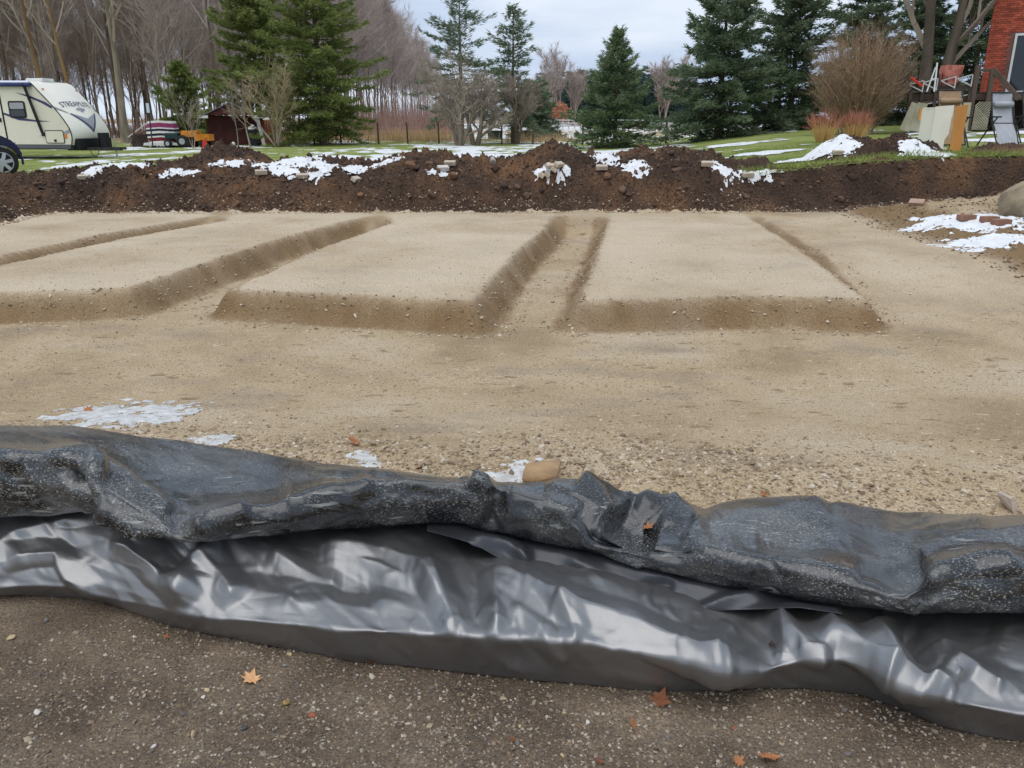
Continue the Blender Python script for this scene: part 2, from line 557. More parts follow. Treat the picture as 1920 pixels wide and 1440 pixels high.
# ---------------------------------------------------------------- soil materials
def soil_mat(name, stops, scale, dark_speck, light_speck, bump, streak=None, rough=0.95, zone=None, grit=None, cut=None):
    """stops: three colours of a large noise; fine dark and light grains on top; zone: (y0, y1, stops2) second soil in front"""
    m = bpy.data.materials.new(name); m.use_nodes = True
    n, l = m.node_tree.nodes, m.node_tree.links
    p = n['Principled BSDF']; p.inputs['Roughness'].default_value = rough; p.inputs['Specular IOR Level'].default_value = 0.25
    tc = n.new('ShaderNodeTexCoord')

    def ramp3(cols, sc, det=6, stretch=None):
        v = tc.outputs['Object']
        if stretch:
            mp = n.new('ShaderNodeMapping'); mp.inputs['Scale'].default_value = stretch; l.new(v, mp.inputs[0]); v = mp.outputs[0]
        t = n.new('ShaderNodeTexNoise'); t.inputs['Scale'].default_value = sc; t.inputs['Detail'].default_value = 3; t.inputs['Roughness'].default_value = 0.6
        l.new(v, t.inputs['Vector'])
        r = n.new('ShaderNodeValToRGB'); e = r.color_ramp.elements
        e[0].position, e[1].position = 0.3, 0.7; e[0].color, e[1].color = cols[0], cols[-1]
        if len(cols) > 2:
            k = e.new(0.5); k.color = cols[1]
        l.new(t.outputs['Fac'], r.inputs[0])
        return r.outputs[0], t.outputs['Fac']

    def mixc(fac, a, b, mode='MIX'):
        x = n.new('ShaderNodeMix'); x.data_type = 'RGBA'; x.blend_type = mode
        if isinstance(fac, float): x.inputs[0].default_value = fac
        else: l.new(fac, x.inputs[0])
        for sock, val in ((x.inputs[6], a), (x.inputs[7], b)):
            if isinstance(val, tuple): sock.default_value = val
            else: l.new(val, sock)
        return x.outputs[2]

    def mask(sc, lo, hi, stretch=None, det=2):
        v = tc.outputs['Object']
        if stretch:
            mp = n.new('ShaderNodeMapping'); mp.inputs['Scale'].default_value = stretch; l.new(v, mp.inputs[0]); v = mp.outputs[0]
        t = n.new('ShaderNodeTexNoise'); t.inputs['Scale'].default_value = sc; t.inputs['Detail'].default_value = det
        l.new(v, t.inputs['Vector'])
        r = n.new('ShaderNodeMapRange'); r.inputs['From Min'].default_value, r.inputs['From Max'].default_value = lo, hi
        l.new(t.outputs['Fac'], r.inputs['Value'])
        return r.outputs[0]

    base, h1 = ramp3(stops, scale)
    if cut:
        base = mixc(mask(6.0, 0.64, 0.74, (0.8, 1.5, 1.0)), base, c8(138, 116, 88))
        base = mixc(mask(13, 0.67, 0.74, (0.8, 1.6, 1.0)), base, c8(194, 178, 154))
    if zone:
        y0, y1, stops2 = zone
        base2, _ = ramp3(stops2, 3.0)
        sx = n.new('ShaderNodeSeparateXYZ'); l.new(tc.outputs['Object'], sx.inputs[0])
        nz = n.new('ShaderNodeTexNoise'); nz.inputs['Scale'].default_value = 2.5; nz.inputs['Detail'].default_value = 2; l.new(tc.outputs['Object'], nz.inputs['Vector'])
        ad = n.new('ShaderNodeMath'); ad.operation = 'ADD'; l.new(sx.outputs['Y'], ad.inputs[0]); l.new(nz.outputs['Fac'], ad.inputs[1])
        mr = n.new('ShaderNodeMapRange'); mr.inputs['From Min'].default_value, mr.inputs['From Max'].default_value = y0 + 0.5, y1 + 0.5
        l.new(ad.outputs[0], mr.inputs['Value'])
        base = mixc(mr.outputs[0], base2, base)
    if streak:
        base = mixc(mask(1.3, 0.56, 0.75, streak[0], 3), base, streak[1])
    # grains
    if dark_speck:
        base = mixc(mask(dark_speck[0], 0.60, 0.72), base, dark_speck[1])
    if light_speck:
        vo = n.new('ShaderNodeTexVoronoi'); vo.inputs['Scale'].default_value = light_speck[0]; l.new(tc.outputs['Object'], vo.inputs['Vector'])
        lt = n.new('ShaderNodeMapRange'); lt.inputs['From Min'].default_value, lt.inputs['From Max'].default_value = 0.30, 0.16
        l.new(vo.outputs['Distance'], lt.inputs['Value'])
        sc = n.new('ShaderNodeSeparateColor'); l.new(vo.outputs['Color'], sc.inputs[0])
        gt = n.new('ShaderNodeMath'); gt.operation = 'GREATER_THAN'; gt.inputs[1].default_value = light_speck[2]; l.new(sc.outputs[0], gt.inputs[0])
        mu = n.new('ShaderNodeMath'); mu.operation = 'MULTIPLY'; l.new(lt.outputs[0], mu.inputs[0]); l.new(gt.outputs[0], mu.inputs[1])
        base = mixc(mu.outputs[0], base, light_speck[1])
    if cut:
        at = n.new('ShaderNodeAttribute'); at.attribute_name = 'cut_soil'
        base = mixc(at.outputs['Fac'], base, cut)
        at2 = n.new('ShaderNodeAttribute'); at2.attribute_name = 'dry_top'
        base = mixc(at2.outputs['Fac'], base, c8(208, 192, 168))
    if grit:
        t = n.new('ShaderNodeTexNoise'); t.inputs['Scale'].default_value = grit[0]; t.inputs['Detail'].default_value = 2; t.inputs['Roughness'].default_value = 0.7
        l.new(tc.outputs['Object'], t.inputs['Vector'])
        r = n.new('ShaderNodeMapRange'); r.inputs['From Min'].default_value, r.inputs['From Max'].default_value = 0.28, 0.72
        r.inputs['To Min'].default_value, r.inputs['To Max'].default_value = 1 - grit[1], 1 + grit[1]
        l.new(t.outputs['Fac'], r.inputs['Value'])
        h = n.new('ShaderNodeHueSaturation'); l.new(base, h.inputs['Color']); l.new(r.outputs[0], h.inputs['Value']); base = h.outputs[0]
    l.new(base, p.inputs['Base Color'])
    nb = n.new('ShaderNodeTexNoise'); nb.inputs['Scale'].default_value = bump[0]; nb.inputs['Detail'].default_value = 3; nb.inputs['Roughness'].default_value = 0.7
    l.new(tc.outputs['Object'], nb.inputs['Vector'])
    b = n.new('ShaderNodeBump'); b.inputs['Strength'].default_value = bump[1]; b.inputs['Distance'].default_value = bump[2]
    l.new(nb.outputs['Fac'], b.inputs['Height']); l.new(b.outputs[0], p.inputs['Normal'])
    MATS[name] = m
    return m


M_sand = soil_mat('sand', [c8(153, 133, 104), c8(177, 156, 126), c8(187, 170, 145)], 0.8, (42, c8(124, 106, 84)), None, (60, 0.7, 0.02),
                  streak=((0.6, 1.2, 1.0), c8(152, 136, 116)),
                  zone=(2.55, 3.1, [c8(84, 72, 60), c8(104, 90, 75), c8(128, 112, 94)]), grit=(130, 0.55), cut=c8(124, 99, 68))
M_bank = soil_mat('topsoil', [c8(60, 48, 41), c8(92, 73, 60), c8(134, 100, 72)], 0.75, (18, c8(52, 41, 35)), None, (26, 1.0, 0.08), grit=(28, 0.45))
M_snow = mat('snow', (0.76, 0.77, 0.78, 1), (0.66, 0.67, 0.68, 1), 7, 0.75, 0.45, 24, spec=0.2)
M_ice = mat('thin_ice', (0.66, 0.66, 0.65, 1), (0.46, 0.44, 0.41, 1), 16, 0.5, 0.8, 40, spec=0.4)
M_lawn = soil_mat('turf', [c8(112, 126, 60), c8(138, 148, 78), c8(160, 164, 102)], 0.5, (9, c8(70, 84, 40)), (7, c8(168, 162, 104), 0.9), (30, 1.0, 0.05))
M_field = soil_mat('stubble', [c8(150, 128, 92), c8(172, 150, 112), c8(196, 186, 166)], 0.3, (4, c8(120, 96, 66)), None, (8, 0.8, 0.1))

# ---------------------------------------------------------------- floor of the excavation and driveway: one sheet, finer towards the viewer
nr, na = 400, 720
rr = np.exp(np.linspace(math.log(0.9), math.log(17.0), nr))
aa = np.linspace(-rad(60), rad(60), na)
Rg, Ag = np.meshgrid(rr, aa, indexing='ij')
Xg, Yg = Rg * np.sin(Ag), Rg * np.cos(Ag)
Sg = pit_s(Xg, Yg)
Zg = ground(Xg, Yg)
F = grid_faces(nr, na)
keep = (Sg.ravel()[F].max(axis=1) < 0.35)
Zg = Zg - 0.9 * np.clip(Sg - 0.03, 0, 1)
F = F[keep][:, ::-1]
V = np.stack([Xg.ravel(), Yg.ravel(), Zg.ravel()], -1)
used, inv = np.unique(F, return_inverse=True)
me = mesh_np('ground', V[used], inv.reshape(F.shape), True)
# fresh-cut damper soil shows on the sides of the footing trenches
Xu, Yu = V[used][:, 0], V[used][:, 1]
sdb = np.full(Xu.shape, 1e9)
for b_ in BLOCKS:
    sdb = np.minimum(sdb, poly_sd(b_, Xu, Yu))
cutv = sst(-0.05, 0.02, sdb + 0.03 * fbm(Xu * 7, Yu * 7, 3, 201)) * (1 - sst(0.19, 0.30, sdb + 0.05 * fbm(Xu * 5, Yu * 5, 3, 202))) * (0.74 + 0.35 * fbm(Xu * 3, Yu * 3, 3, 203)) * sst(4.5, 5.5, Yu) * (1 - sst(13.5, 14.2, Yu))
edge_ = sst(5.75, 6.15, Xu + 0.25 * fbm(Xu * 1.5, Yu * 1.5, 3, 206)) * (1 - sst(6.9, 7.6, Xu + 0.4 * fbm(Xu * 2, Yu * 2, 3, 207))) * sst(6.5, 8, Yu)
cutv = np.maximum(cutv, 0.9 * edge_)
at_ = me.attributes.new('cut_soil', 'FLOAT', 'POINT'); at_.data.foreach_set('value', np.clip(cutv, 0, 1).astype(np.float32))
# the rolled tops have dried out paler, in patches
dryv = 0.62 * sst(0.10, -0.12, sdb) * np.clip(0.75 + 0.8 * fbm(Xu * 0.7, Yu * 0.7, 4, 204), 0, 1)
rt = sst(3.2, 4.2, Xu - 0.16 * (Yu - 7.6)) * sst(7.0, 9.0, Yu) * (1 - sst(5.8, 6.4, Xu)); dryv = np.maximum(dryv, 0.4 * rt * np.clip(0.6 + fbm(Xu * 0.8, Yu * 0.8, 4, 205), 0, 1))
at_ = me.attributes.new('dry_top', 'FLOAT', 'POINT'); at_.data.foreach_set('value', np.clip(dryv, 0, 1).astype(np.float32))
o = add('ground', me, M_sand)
tag(o, kind='structure')

# wider earth beneath and behind, out to the horizon
o = MB().poly([(-2500, -200, -0.75), (2500, -200, -0.75), (2500, 3000, -0.75), (-2500, 3000, -0.75)], [(0, 1, 2, 3)]).build('terrain', M_field)
tag(o, kind='structure')

# ---------------------------------------------------------------- banks of dug soil round the pit
path = [(PX0, 6.0), (PX0, PY1), (PX1, PY1), (PX1, 6.0)]
xs = np.arange(-12.6, 14.8, 0.028); ys = np.arange(8.6, 21.2, 0.05)
ys = np.concatenate([np.arange(8.6, 14.3, 0.06), np.arange(14.3, 17.4, 0.026), np.arange(17.4, 21.2, 0.05)])
Xg, Yg = np.meshgrid(xs, ys, indexing='ij')
Sg, Zg = pit_s(Xg, Yg), ground(Xg, Yg)
Lg = lawn_z(Xg, Yg)
F = grid_faces(len(xs), len(ys))
sm = Sg.ravel()[F]
zm = (Zg - Lg).ravel()[F]
xm = Xg.ravel()[F].mean(axis=1)
Zg = Zg - 0.9 * np.clip(0.03 - Sg, 0, 0.2)
keep = (sm.min(axis=1) > -0.15) & ((sm.max(axis=1) < np.where(xm > 4.6, 0.85, 3.4)) | (zm.max(axis=1) > 0.05))
F = F[keep]
used, inv = np.unique(F, return_inverse=True)
V = np.stack([Xg.ravel(), Yg.ravel(), Zg.ravel()], -1)
o = add('soil_bank', mesh_np('soil_bank', V[used], inv.reshape(F.shape), True), M_bank)
tag(o, kind='structure')

# ---------------------------------------------------------------- lawn
xs = np.concatenate([np.arange(-60, -14, 0.7), np.arange(-14, 16, 0.2), np.arange(16, 60, 0.7)])
ys = np.concatenate([np.arange(9, 22, 0.18), np.arange(22, 64, 0.5)])
Xg, Yg = np.meshgrid(xs, ys, indexing='ij')
Sg = pit_s(Xg, Yg)
Zg = lawn_z(Xg, Yg) + 0.012 * fbm(Xg * 2.2, Yg * 2.2, 3, 90)
F = grid_faces(len(xs), len(ys))
xm = Xg.ravel()[F].mean(axis=1)
lim = np.where(xm > 4.4, 0.62, 2.6)
keep = Sg.ravel()[F].min(axis=1) > lim
F = F[keep]
used, inv = np.unique(F, return_inverse=True)
V = np.stack([Xg.ravel(), Yg.ravel(), Zg.ravel()], -1)
o = add('lawn', mesh_np('lawn', V[used], inv.reshape(F.shape), True), M_lawn)
tag(o, kind='structure')

# ---------------------------------------------------------------- field beyond the fence
xs = np.concatenate([np.arange(-600, -80, 20), np.arange(-80, 80, 1.0), np.arange(80, 620, 20)])
ys = np.concatenate([np.arange(55, 120, 0.8), np.arange(120, 260, 4), np.arange(260, 1500, 60)])
Xg, Yg = np.meshgrid(xs, ys, indexing='ij')
Zg = lawn_z(Xg, Yg) - 0.03 + 0.05 * fbm(Xg * 0.4, Yg * 0.4, 3, 95)
F = grid_faces(len(xs), len(ys))
o = add('field', mesh_np('field', np.stack([Xg.ravel(), Yg.ravel(), Zg.ravel()], -1), F, True), M_field)
tag(o, kind='structure')
# ================================================================== the crumpled plastic sheet
def rows_to_surface(rows, pxs, nv, smooth_it=6, sharp=()):
    """rows: list of functions px -> (n,3); resampled to nv points across by chord length"""
    R = np.stack([np.array([f(p) for p in pxs]) for f in rows], 1)          # (nu, rows, 3)
    seg = np.linalg.norm(np.diff(R, axis=1), axis=2).mean(axis=0)
    t = np.concatenate([[0], np.cumsum(seg)]); t /= t[-1]
    tv = np.linspace(0, 1, nv)
    P = np.empty((len(pxs), nv, 3))
    for j, tt in enumerate(tv):
        i = min(np.searchsorted(t, tt, side='right') - 1, len(t) - 2)
        k = (tt - t[i]) / (t[i + 1] - t[i])
        P[:, j] = R[:, i] * (1 - k) + R[:, i + 1] * k
    keep = np.ones(nv, bool)
    for s in sharp:
        keep[np.argmin(np.abs(tv - t[s]))] = False
    for _ in range(smooth_it):
        Q = P.copy()
        Q[:, 1:-1] = 0.5 * P[:, 1:-1] + 0.25 * (P[:, :-2] + P[:, 2:])
        P[:, keep] = Q[:, keep]
        Q = P.copy(); Q[1:-1] = 0.5 * P[1:-1] + 0.25 * (P[:-2] + P[2:]); P = Q
    return P


def row(pts, mode):
    """control points (px, py, Y) or (px, py, z) interpolated along px"""
    a = np.array(pts, float)

    def f(px):
        py = np.interp(px, a[:, 0], a[:, 1]); q = np.interp(px, a[:, 0], a[:, 2])
        return at_y(px, py, q) if mode == 'y' else at_z(px, py, q)
    return f


def normals_of(P):
    du = np.gradient(P, axis=0); dv = np.gradient(P, axis=1)
    n = np.cross(du, dv)
    return n / (np.linalg.norm(n, axis=2)[..., None] + 1e-9)


def folds(P, N, lines):
    """push the sheet along its normal near drawn fold lines: (amp_m, width_px, asym, [(px,py)...])"""
    x, y = pix(P)
    out = np.zeros(x.shape)
    for amp, w, asym, pts in lines:
        pts = np.array(pts, float)
        seg = np.linalg.norm(np.diff(pts, axis=0), axis=1); tot = seg.sum(); acc = 0
        best = np.full(x.shape, 1e9); bt = np.zeros(x.shape); bs = np.zeros(x.shape)
        for i in range(len(pts) - 1):
            e = pts[i + 1] - pts[i]; L2 = (e ** 2).sum()
            t = np.clip(((x - pts[i, 0]) * e[0] + (y - pts[i, 1]) * e[1]) / L2, 0, 1)
            dx, dy = x - pts[i, 0] - t * e[0], y - pts[i, 1] - t * e[1]
            d = np.hypot(dx, dy); sd = (e[0] * dy - e[1] * dx)
            m = d < best
            best = np.where(m, d, best); bt = np.where(m, (acc + t * seg[i]) / tot, bt); bs = np.where(m, sd, bs)
            acc += seg[i]
        w = w * 1.3; wl = np.where(bs > 0, w * asym, w)          # bs>0: below/right of the line in the picture
        prof = np.clip(1.35 - np.sqrt((best / wl) ** 2 + 0.004) * 0.75, 0, 2)
        prof = np.where(prof < 0.25, prof ** 2 / 0.5 * 1.0, prof - 0.125)
        ends = np.clip(np.minimum(bt, 1 - bt) * 6 + 0.25, 0, 1)
        out += amp * prof * ends
    return P + N * out[..., None]


def crumple(P, N, n, seed, ang, spread, amp, wid, length, mask):
    """random straight creases with flat flanks; ang: main direction in the picture"""
    x, y = pix(P); rng = np.random.default_rng(seed)
    out = np.zeros(x.shape)
    for i in range(n):
        cx, cy = rng.uniform(-900, 2800), rng.uniform(y.min(), y.max())
        a = ang + rng.normal() * spread; c, s = math.cos(a), math.sin(a)
        w = wid * rng.uniform(0.5, 1.6); L = length * rng.uniform(0.5, 1.5)
        dx, dy = x - cx, y - cy
        d = np.abs(-s * dx + c * dy + 6 * np.sin((c * dx + s * dy) / L * 2.0 + i)); t = np.abs(c * dx + s * dy)
        out += amp * w / wid * rng.choice([1, 1, -0.8]) * np.clip(1 - d / w, 0, 1) * np.clip(1.2 - t / L, 0, 1)
    return P + N * (out * mask)[..., None]


def facets(P, N, waves, seed, mask):
    """zigzag folds: straight creases with flat facets between them, stronger here and weaker there"""
    x, y = pix(P); out = np.zeros(x.shape)
    for i, (amp, lam, a) in enumerate(waves):
        c, s = math.cos(a), math.sin(a)
        q = (-s * x + c * y) / lam + 0.55 * fbm(x / 210.0 + 3.1 * i, y / 210.0, 2, seed + i)
        tri = np.abs((q % 1.0) - 0.5) * 4 - 1
        out += amp * tri * np.clip(0.25 + 1.1 * fbm(x / 150.0 - 7.7 * i, y / 120.0, 2, seed + 20 + i), 0, 1)
    return P + N * (out * mask)[..., None]


def relax(P, base, stretch, iters, anchor, bend=0.3, bstep=3, zmin=None, zfun=None):
    """position-based cloth: keeps the sheet (nearly) inextensible so that it buckles into facets and creases"""
    P = P.copy(); P0 = P.copy()
    ru = np.linalg.norm(base[1:] - base[:-1], axis=2) * stretch
    rv = np.linalg.norm(base[:, 1:] - base[:, :-1], axis=2) * stretch
    rd = np.linalg.norm(base[1:, 1:] - base[:-1, :-1], axis=2) * stretch
    re = np.linalg.norm(base[1:, :-1] - base[:-1, 1:], axis=2) * stretch

    def solve(a, b, r, k):
        d = b - a
        L = np.linalg.norm(d, axis=-1) + 1e-9
        c = (k * 0.5 * (L - r) / L)[..., None] * d
        a += c; b -= c
    for it in range(iters):
        for s in (0, 1):
            n = (P.shape[0] - s) // 2 * 2 + s
            solve(P[s:n:2], P[s + 1:n + 1:2][:len(P[s:n:2])], ru[s:n:2][:len(P[s:n:2])], 1.0) if False else None
            a = P[s:-1:2]; b = P[s + 1::2]; m = min(len(a), len(b))
            solve(a[:m], b[:m], ru[s::2][:m], 0.9)
            a = P[:, s:-1:2]; b = P[:, s + 1::2]; m = min(a.shape[1], b.shape[1])
            solve(a[:, :m], b[:, :m], rv[:, s::2][:, :m], 0.9)
            a = P[s:-1:2, :-1]; b = P[s + 1::2, 1:]; m = min(len(a), len(b))
            solve(a[:m], b[:m], rd[s::2][:m], 0.5)
            a = P[s:-1:2, 1:]; b = P[s + 1::2, :-1]; m = min(len(a), len(b))
            solve(a[:m], b[:m], re[s::2][:m], 0.5)
        if bend:
            k = bstep
            mu = 0.5 * (P[:-2 * k] + P[2 * k:]) - P[k:-k]
            P[k:-k] += bend * 0.5 * mu
            mv = 0.5 * (P[:, :-2 * k] + P[:, 2 * k:]) - P[:, k:-k]
            P[:, k:-k] += bend * 0.35 * mv
        P += anchor * (P0 - P)
        if zmin is not None:
            P[..., 2] = np.maximum(P[..., 2], zmin)
        if zfun is not None:
            P = zfun(P)
    return P


def upsample(P, k):
    for ax in (0, 1):
        n = P.shape[ax]
        t = np.linspace(0, n - 1, (n - 1) * k + 1)
        i = np.clip(np.floor(t).astype(int), 0, n - 2); f = t - i
        g = lambda j: np.take(P, np.clip(j, 0, n - 1), axis=ax)
        sh = [1, 1, 1]; sh[ax] = len(t); f = f.reshape(sh)
        p0, p1, p2, p3 = g(i - 1), g(i), g(i + 1), g(i + 2)
        P = 0.5 * (2 * p1 + (p2 - p0) * f + (2 * p0 - 5 * p1 + 4 * p2 - p3) * f * f + (3 * p1 - p0 - 3 * p2 + p3) * f ** 3)
    return P


def plastic(name, base, rough, metal, dust, ior=1.5, spec=0.5, weave=True, blotch=0.0):
    m = bpy.data.materials.new(name); m.use_nodes = True
    n, l = m.node_tree.nodes, m.node_tree.links
    p = n['Principled BSDF']
    p.inputs['Metallic'].default_value = metal; p.inputs['IOR'].default_value = ior; p.inputs['Specular IOR Level'].default_value = spec
    tc = n.new('ShaderNodeTexCoord')

    def nz(scale, det, stretch=None, rgh=0.5):
        v = tc.outputs['Object']
        if stretch:
            mp = n.new('ShaderNodeMapping'); mp.inputs['Scale'].default_value = stretch; mp.inputs['Rotation'].default_value = (0, 0, 0.3); l.new(v, mp.inputs[0]); v = mp.outputs[0]
        t = n.new('ShaderNodeTexNoise'); t.inputs['Scale'].default_value = scale; t.inputs['Detail'].default_value = det; t.inputs['Roughness'].default_value = rgh
        l.new(v, t.inputs['Vector'])
        return t.outputs['Fac']

    def rng(src, a, b, c=0.0, d=1.0):
        r = n.new('ShaderNodeMapRange'); r.inputs['From Min'].default_value, r.inputs['From Max'].default_value = a, b
        r.inputs['To Min'].default_value, r.inputs['To Max'].default_value = c, d
        l.new(src, r.inputs['Value']); return r.outputs[0]

    def mul(a, b):
        x = n.new('ShaderNodeMath'); x.operation = 'MULTIPLY'; l.new(a, x.inputs[0])
        if isinstance(b, float): x.inputs[1].default_value = b
        else: l.new(b, x.inputs[1])
        return x.outputs[0]

    def mx(a, b):
        x = n.new('ShaderNodeMath'); x.operation = 'MAXIMUM'; l.new(a, x.inputs[0]); l.new(b, x.inputs[1]); return x.outputs[0]
    if dust > 0:
        film = rng(nz(2.6, 5, None, 0.65), 0.48, 0.8, 0.0, 0.24 * dust)
        speck = mul(rng(nz(190, 4, (0.6, 1.3, 1.0), 0.7), 0.54, 0.63), rng(nz(5, 4), 0.36, 0.60, 0.10, 0.85))
        grit = mul(rng(nz(34, 4, (1.3, 0.6, 1.0), 0.7), 0.60, 0.70), rng(nz(4, 3), 0.45, 0.68, 0.0, 0.7))
        p.inputs['Coat Weight'].default_value = 0.55; p.inputs['Coat Roughness'].default_value = 0.22; p.inputs['Coat IOR'].default_value = 1.5
        ln = nz(5.5, 3, (1.0, 0.55, 1.0), 0.55); ab = n.new('ShaderNodeMath'); ab.operation = 'SUBTRACT'; ab.inputs[1].default_value = 0.5; l.new(ln, ab.inputs[0])
        ab2 = n.new('ShaderNodeMath'); ab2.operation = 'ABSOLUTE'; l.new(ab.outputs[0], ab2.inputs[0])
        lines = mul(rng(nz(60, 2, (0.12, 1.0, 1.0)), 0.62, 0.68, 0.0, 0.5), rng(nz(6, 2), 0.45, 0.6))
        d = mx(lines, mx(mx(film, mul(speck, float(min(1.0, dust)))), mul(grit, float(min(1.0, dust)))))
        mix = n.new('ShaderNodeMix'); mix.data_type = 'RGBA'
        l.new(d, mix.inputs[0]); mix.inputs[6].default_value = base; mix.inputs[7].default_value = c8(178, 178, 172)
        l.new(mix.outputs[2], p.inputs['Base Color'])
        l.new(rng(d, 0.0, 0.8, rough, 0.85), p.inputs['Roughness'])
    else:
        drops = mul(rng(nz(120, 1), 0.70, 0.72), rng(nz(6, 2), 0.5, 0.62, 0.0, 1.0))
        mix = n.new('ShaderNodeMix'); mix.data_type = 'RGBA'
        l.new(rng(nz(3, 4), 0.35, 0.7), mix.inputs[0]); mix.inputs[6].default_value = base
        mix.inputs[7].default_value = tuple(min(1, v * 1.12) for v in base[:3]) + (1,)
        mx2 = n.new('ShaderNodeMix'); mx2.data_type = 'RGBA'; l.new(mul(rng(nz(75, 3, None, 0.65), 0.64, 0.70), rng(nz(5, 3), 0.46, 0.64, 0.0, 0.75)), mx2.inputs[0])
        l.new(mix.outputs[2], mx2.inputs[6]); mx2.inputs[7].default_value = c8(120, 110, 96)
        l.new(mx2.outputs[2], p.inputs['Base Color'])
        l.new(rng(nz(9, 4), 0.3, 0.7, rough * 0.85, rough * 1.2), p.inputs['Roughness'])
    h = nz(26, 3)
    b = n.new('ShaderNodeBump'); b.inputs['Strength'].default_value = 0.10 if dust > 0 else 0.05; b.inputs['Distance'].default_value = 0.012
    l.new(h, b.inputs['Height'])
    last = b
    if weave:
        sc = nz(160, 1, (0.08, 0.3, 2.2))
        b2 = n.new('ShaderNodeBump'); b2.inputs['Strength'].default_value = 0.07; b2.inputs['Distance'].default_value = 0.003
        l.new(sc, b2.inputs['Height']); l.new(b.outputs[0], b2.inputs['Normal']); last = b2
    else:
        b2 = n.new('ShaderNodeBump'); b2.inputs['Strength'].default_value = 0.25; b2.inputs['Distance'].default_value = 0.004
        l.new(nz(70, 3, (0.7, 1.3, 1)), b2.inputs['Height']); l.new(b.outputs[0], b2.inputs['Normal']); last = b2
    l.new(last.outputs[0], p.inputs['Normal'])
    MATS[name] = m
    return m


M_silver = plastic('grey_plastic_face', (0.25, 0.248, 0.246, 1), 0.38, 0.80, 0.0)
M_black = plastic('black_plastic_face', (0.008, 0.009, 0.011, 1), 0.27, 0.0, 0.9, ior=1.5, spec=0.5, weave=False)
M_blackclean = plastic('black_plastic_fold', (0.055, 0.057, 0.064, 1), 0.36, 0.35, 0.0)

B_BACK = [(-500, 792, .42), (0, 797, .41), (200, 803, .36), (420, 835, .285), (560, 859, .33), (640, 872, .35), (700, 880, .37), (960, 904, .35), (1030, 906, .35), (1090, 905, .36), (1140, 915, .34), (1200, 924, .33), (1240, 938, .30),
          (1290, 960, .22), (1350, 950, .22), (1420, 940, .23), (1500, 941, .23), (1600, 945, .22), (1700, 958, .21), (1800, 972, .21), (1860, 973, .22), (1920, 968, .24), (2500, 965, .24)]
B_CREASE = [(-500, 835, 2.47), (0, 842, 2.46), (110, 848, 2.45), (150, 872, 2.42), (220, 920, 2.36), (300, 970, 2.30), (345, 990, 2.285), (372, 985, 2.29), (400, 966, 2.32), (470, 945, 2.36), (560, 926, 2.38), (640, 910, 2.40), (760, 898, 2.42),
            (900, 904, 2.42), (960, 921, 2.41), (1060, 958, 2.38), (1120, 1003, 2.34), (1200, 1018, 2.30), (1300, 1026, 2.25), (1420, 1045, 2.17), (1560, 1078, 2.08), (1690, 1108, 2.0), (1730, 1098, 1.99), (1765, 1082, 1.99), (1920, 1062, 1.99), (2500, 1050, 1.97)]
B_LIP = [(-500, 980, 2.38), (0, 978, 2.38), (100, 971, 2.38), (180, 963, 2.37), (240, 986, 2.30), (300, 1012, 2.25), (380, 1021, 2.24), (480, 1012, 2.27), (640, 997, 2.31), (850, 985, 2.33), (930, 1006, 2.31), (1000, 1023, 2.30), (1130, 1043, 2.26),
         (1250, 1084, 2.18), (1400, 1113, 2.09), (1500, 1131, 2.03), (1700, 1155, 1.945), (1920, 1159, 1.93), (2500, 1165, 1.90)]
A_SEAM = [(-500, 1108), (0, 1102), (60, 1100), (140, 1099), (200, 1119), (300, 1141), (400, 1160), (480, 1166), (640, 1182), (940, 1197), (1090, 1203), (1240, 1236), (1330, 1252), (1430, 1259), (1500, 1240), (1530, 1232), (1600, 1243), (1690, 1272),
          (1760, 1308), (1800, 1320), (1920, 1342), (2500, 1420)]
A_FOOT = [(-500, 1110), (0, 1117), (100, 1119), (180, 1127), (230, 1141), (300, 1171), (400, 1193), (640, 1238), (900, 1267), (1100, 1286), (1240, 1299), (1400, 1294), (1500, 1291), (1600, 1301), (1680, 1326), (1760, 1363), (1840, 1381), (1920, 1393), (2500, 1470)]

_cr = np.array(B_CREASE, float)
B_LIP = [(px, py, float(np.interp(px, _cr[:, 0], _cr[:, 2])) + 0.015) for px, py, _ in B_LIP]      # the lip rolls back under itself
f_back, f_crease, f_lip = row(B_BACK, 'z'), row(B_CREASE, 'y'), row(B_LIP, 'y')
a_seam, a_foot = np.array(A_SEAM, float), np.array(A_FOOT, float)


def f_foot(px):
    return at_z(px, np.interp(px, a_foot[:, 0], a_foot[:, 1]), 0.006)


def f_seam(px):
    return at_y(px, np.interp(px, a_seam[:, 0], a_seam[:, 1]), f_foot(px)[1] - 0.045)


def f_top_mid(k, sag):
    return lambda px: f_back(px) * (1 - k) + f_crease(px) * k + np.array([0, 0, -sag])


def f_bulge(px):
    return 0.55 * f_crease(px) + 0.45 * f_lip(px) + np.array([0, -0.038, 0.0])


pxs = np.linspace(-1000, 2920, 340)
tarp = empty('plastic_sheet', (0, 2.3, 0), label='long crumpled black plastic sheet with silver-grey face lying across the foreground', cat='plastic sheet')


def finish(name, P, m, sub=0):
    P = P - np.array(tarp.location)
    F = grid_faces(P.shape[0], P.shape[1])
    return add(name, mesh_np(name, P.reshape(-1, 3), F, True), m, tarp)


rngT = np.random.default_rng(5)
def hang(px):
    return float(max(sst(740, 900, px) * (1 - sst(1430, 1500, px)), 0.75 * sst(1620, 1700, px)))


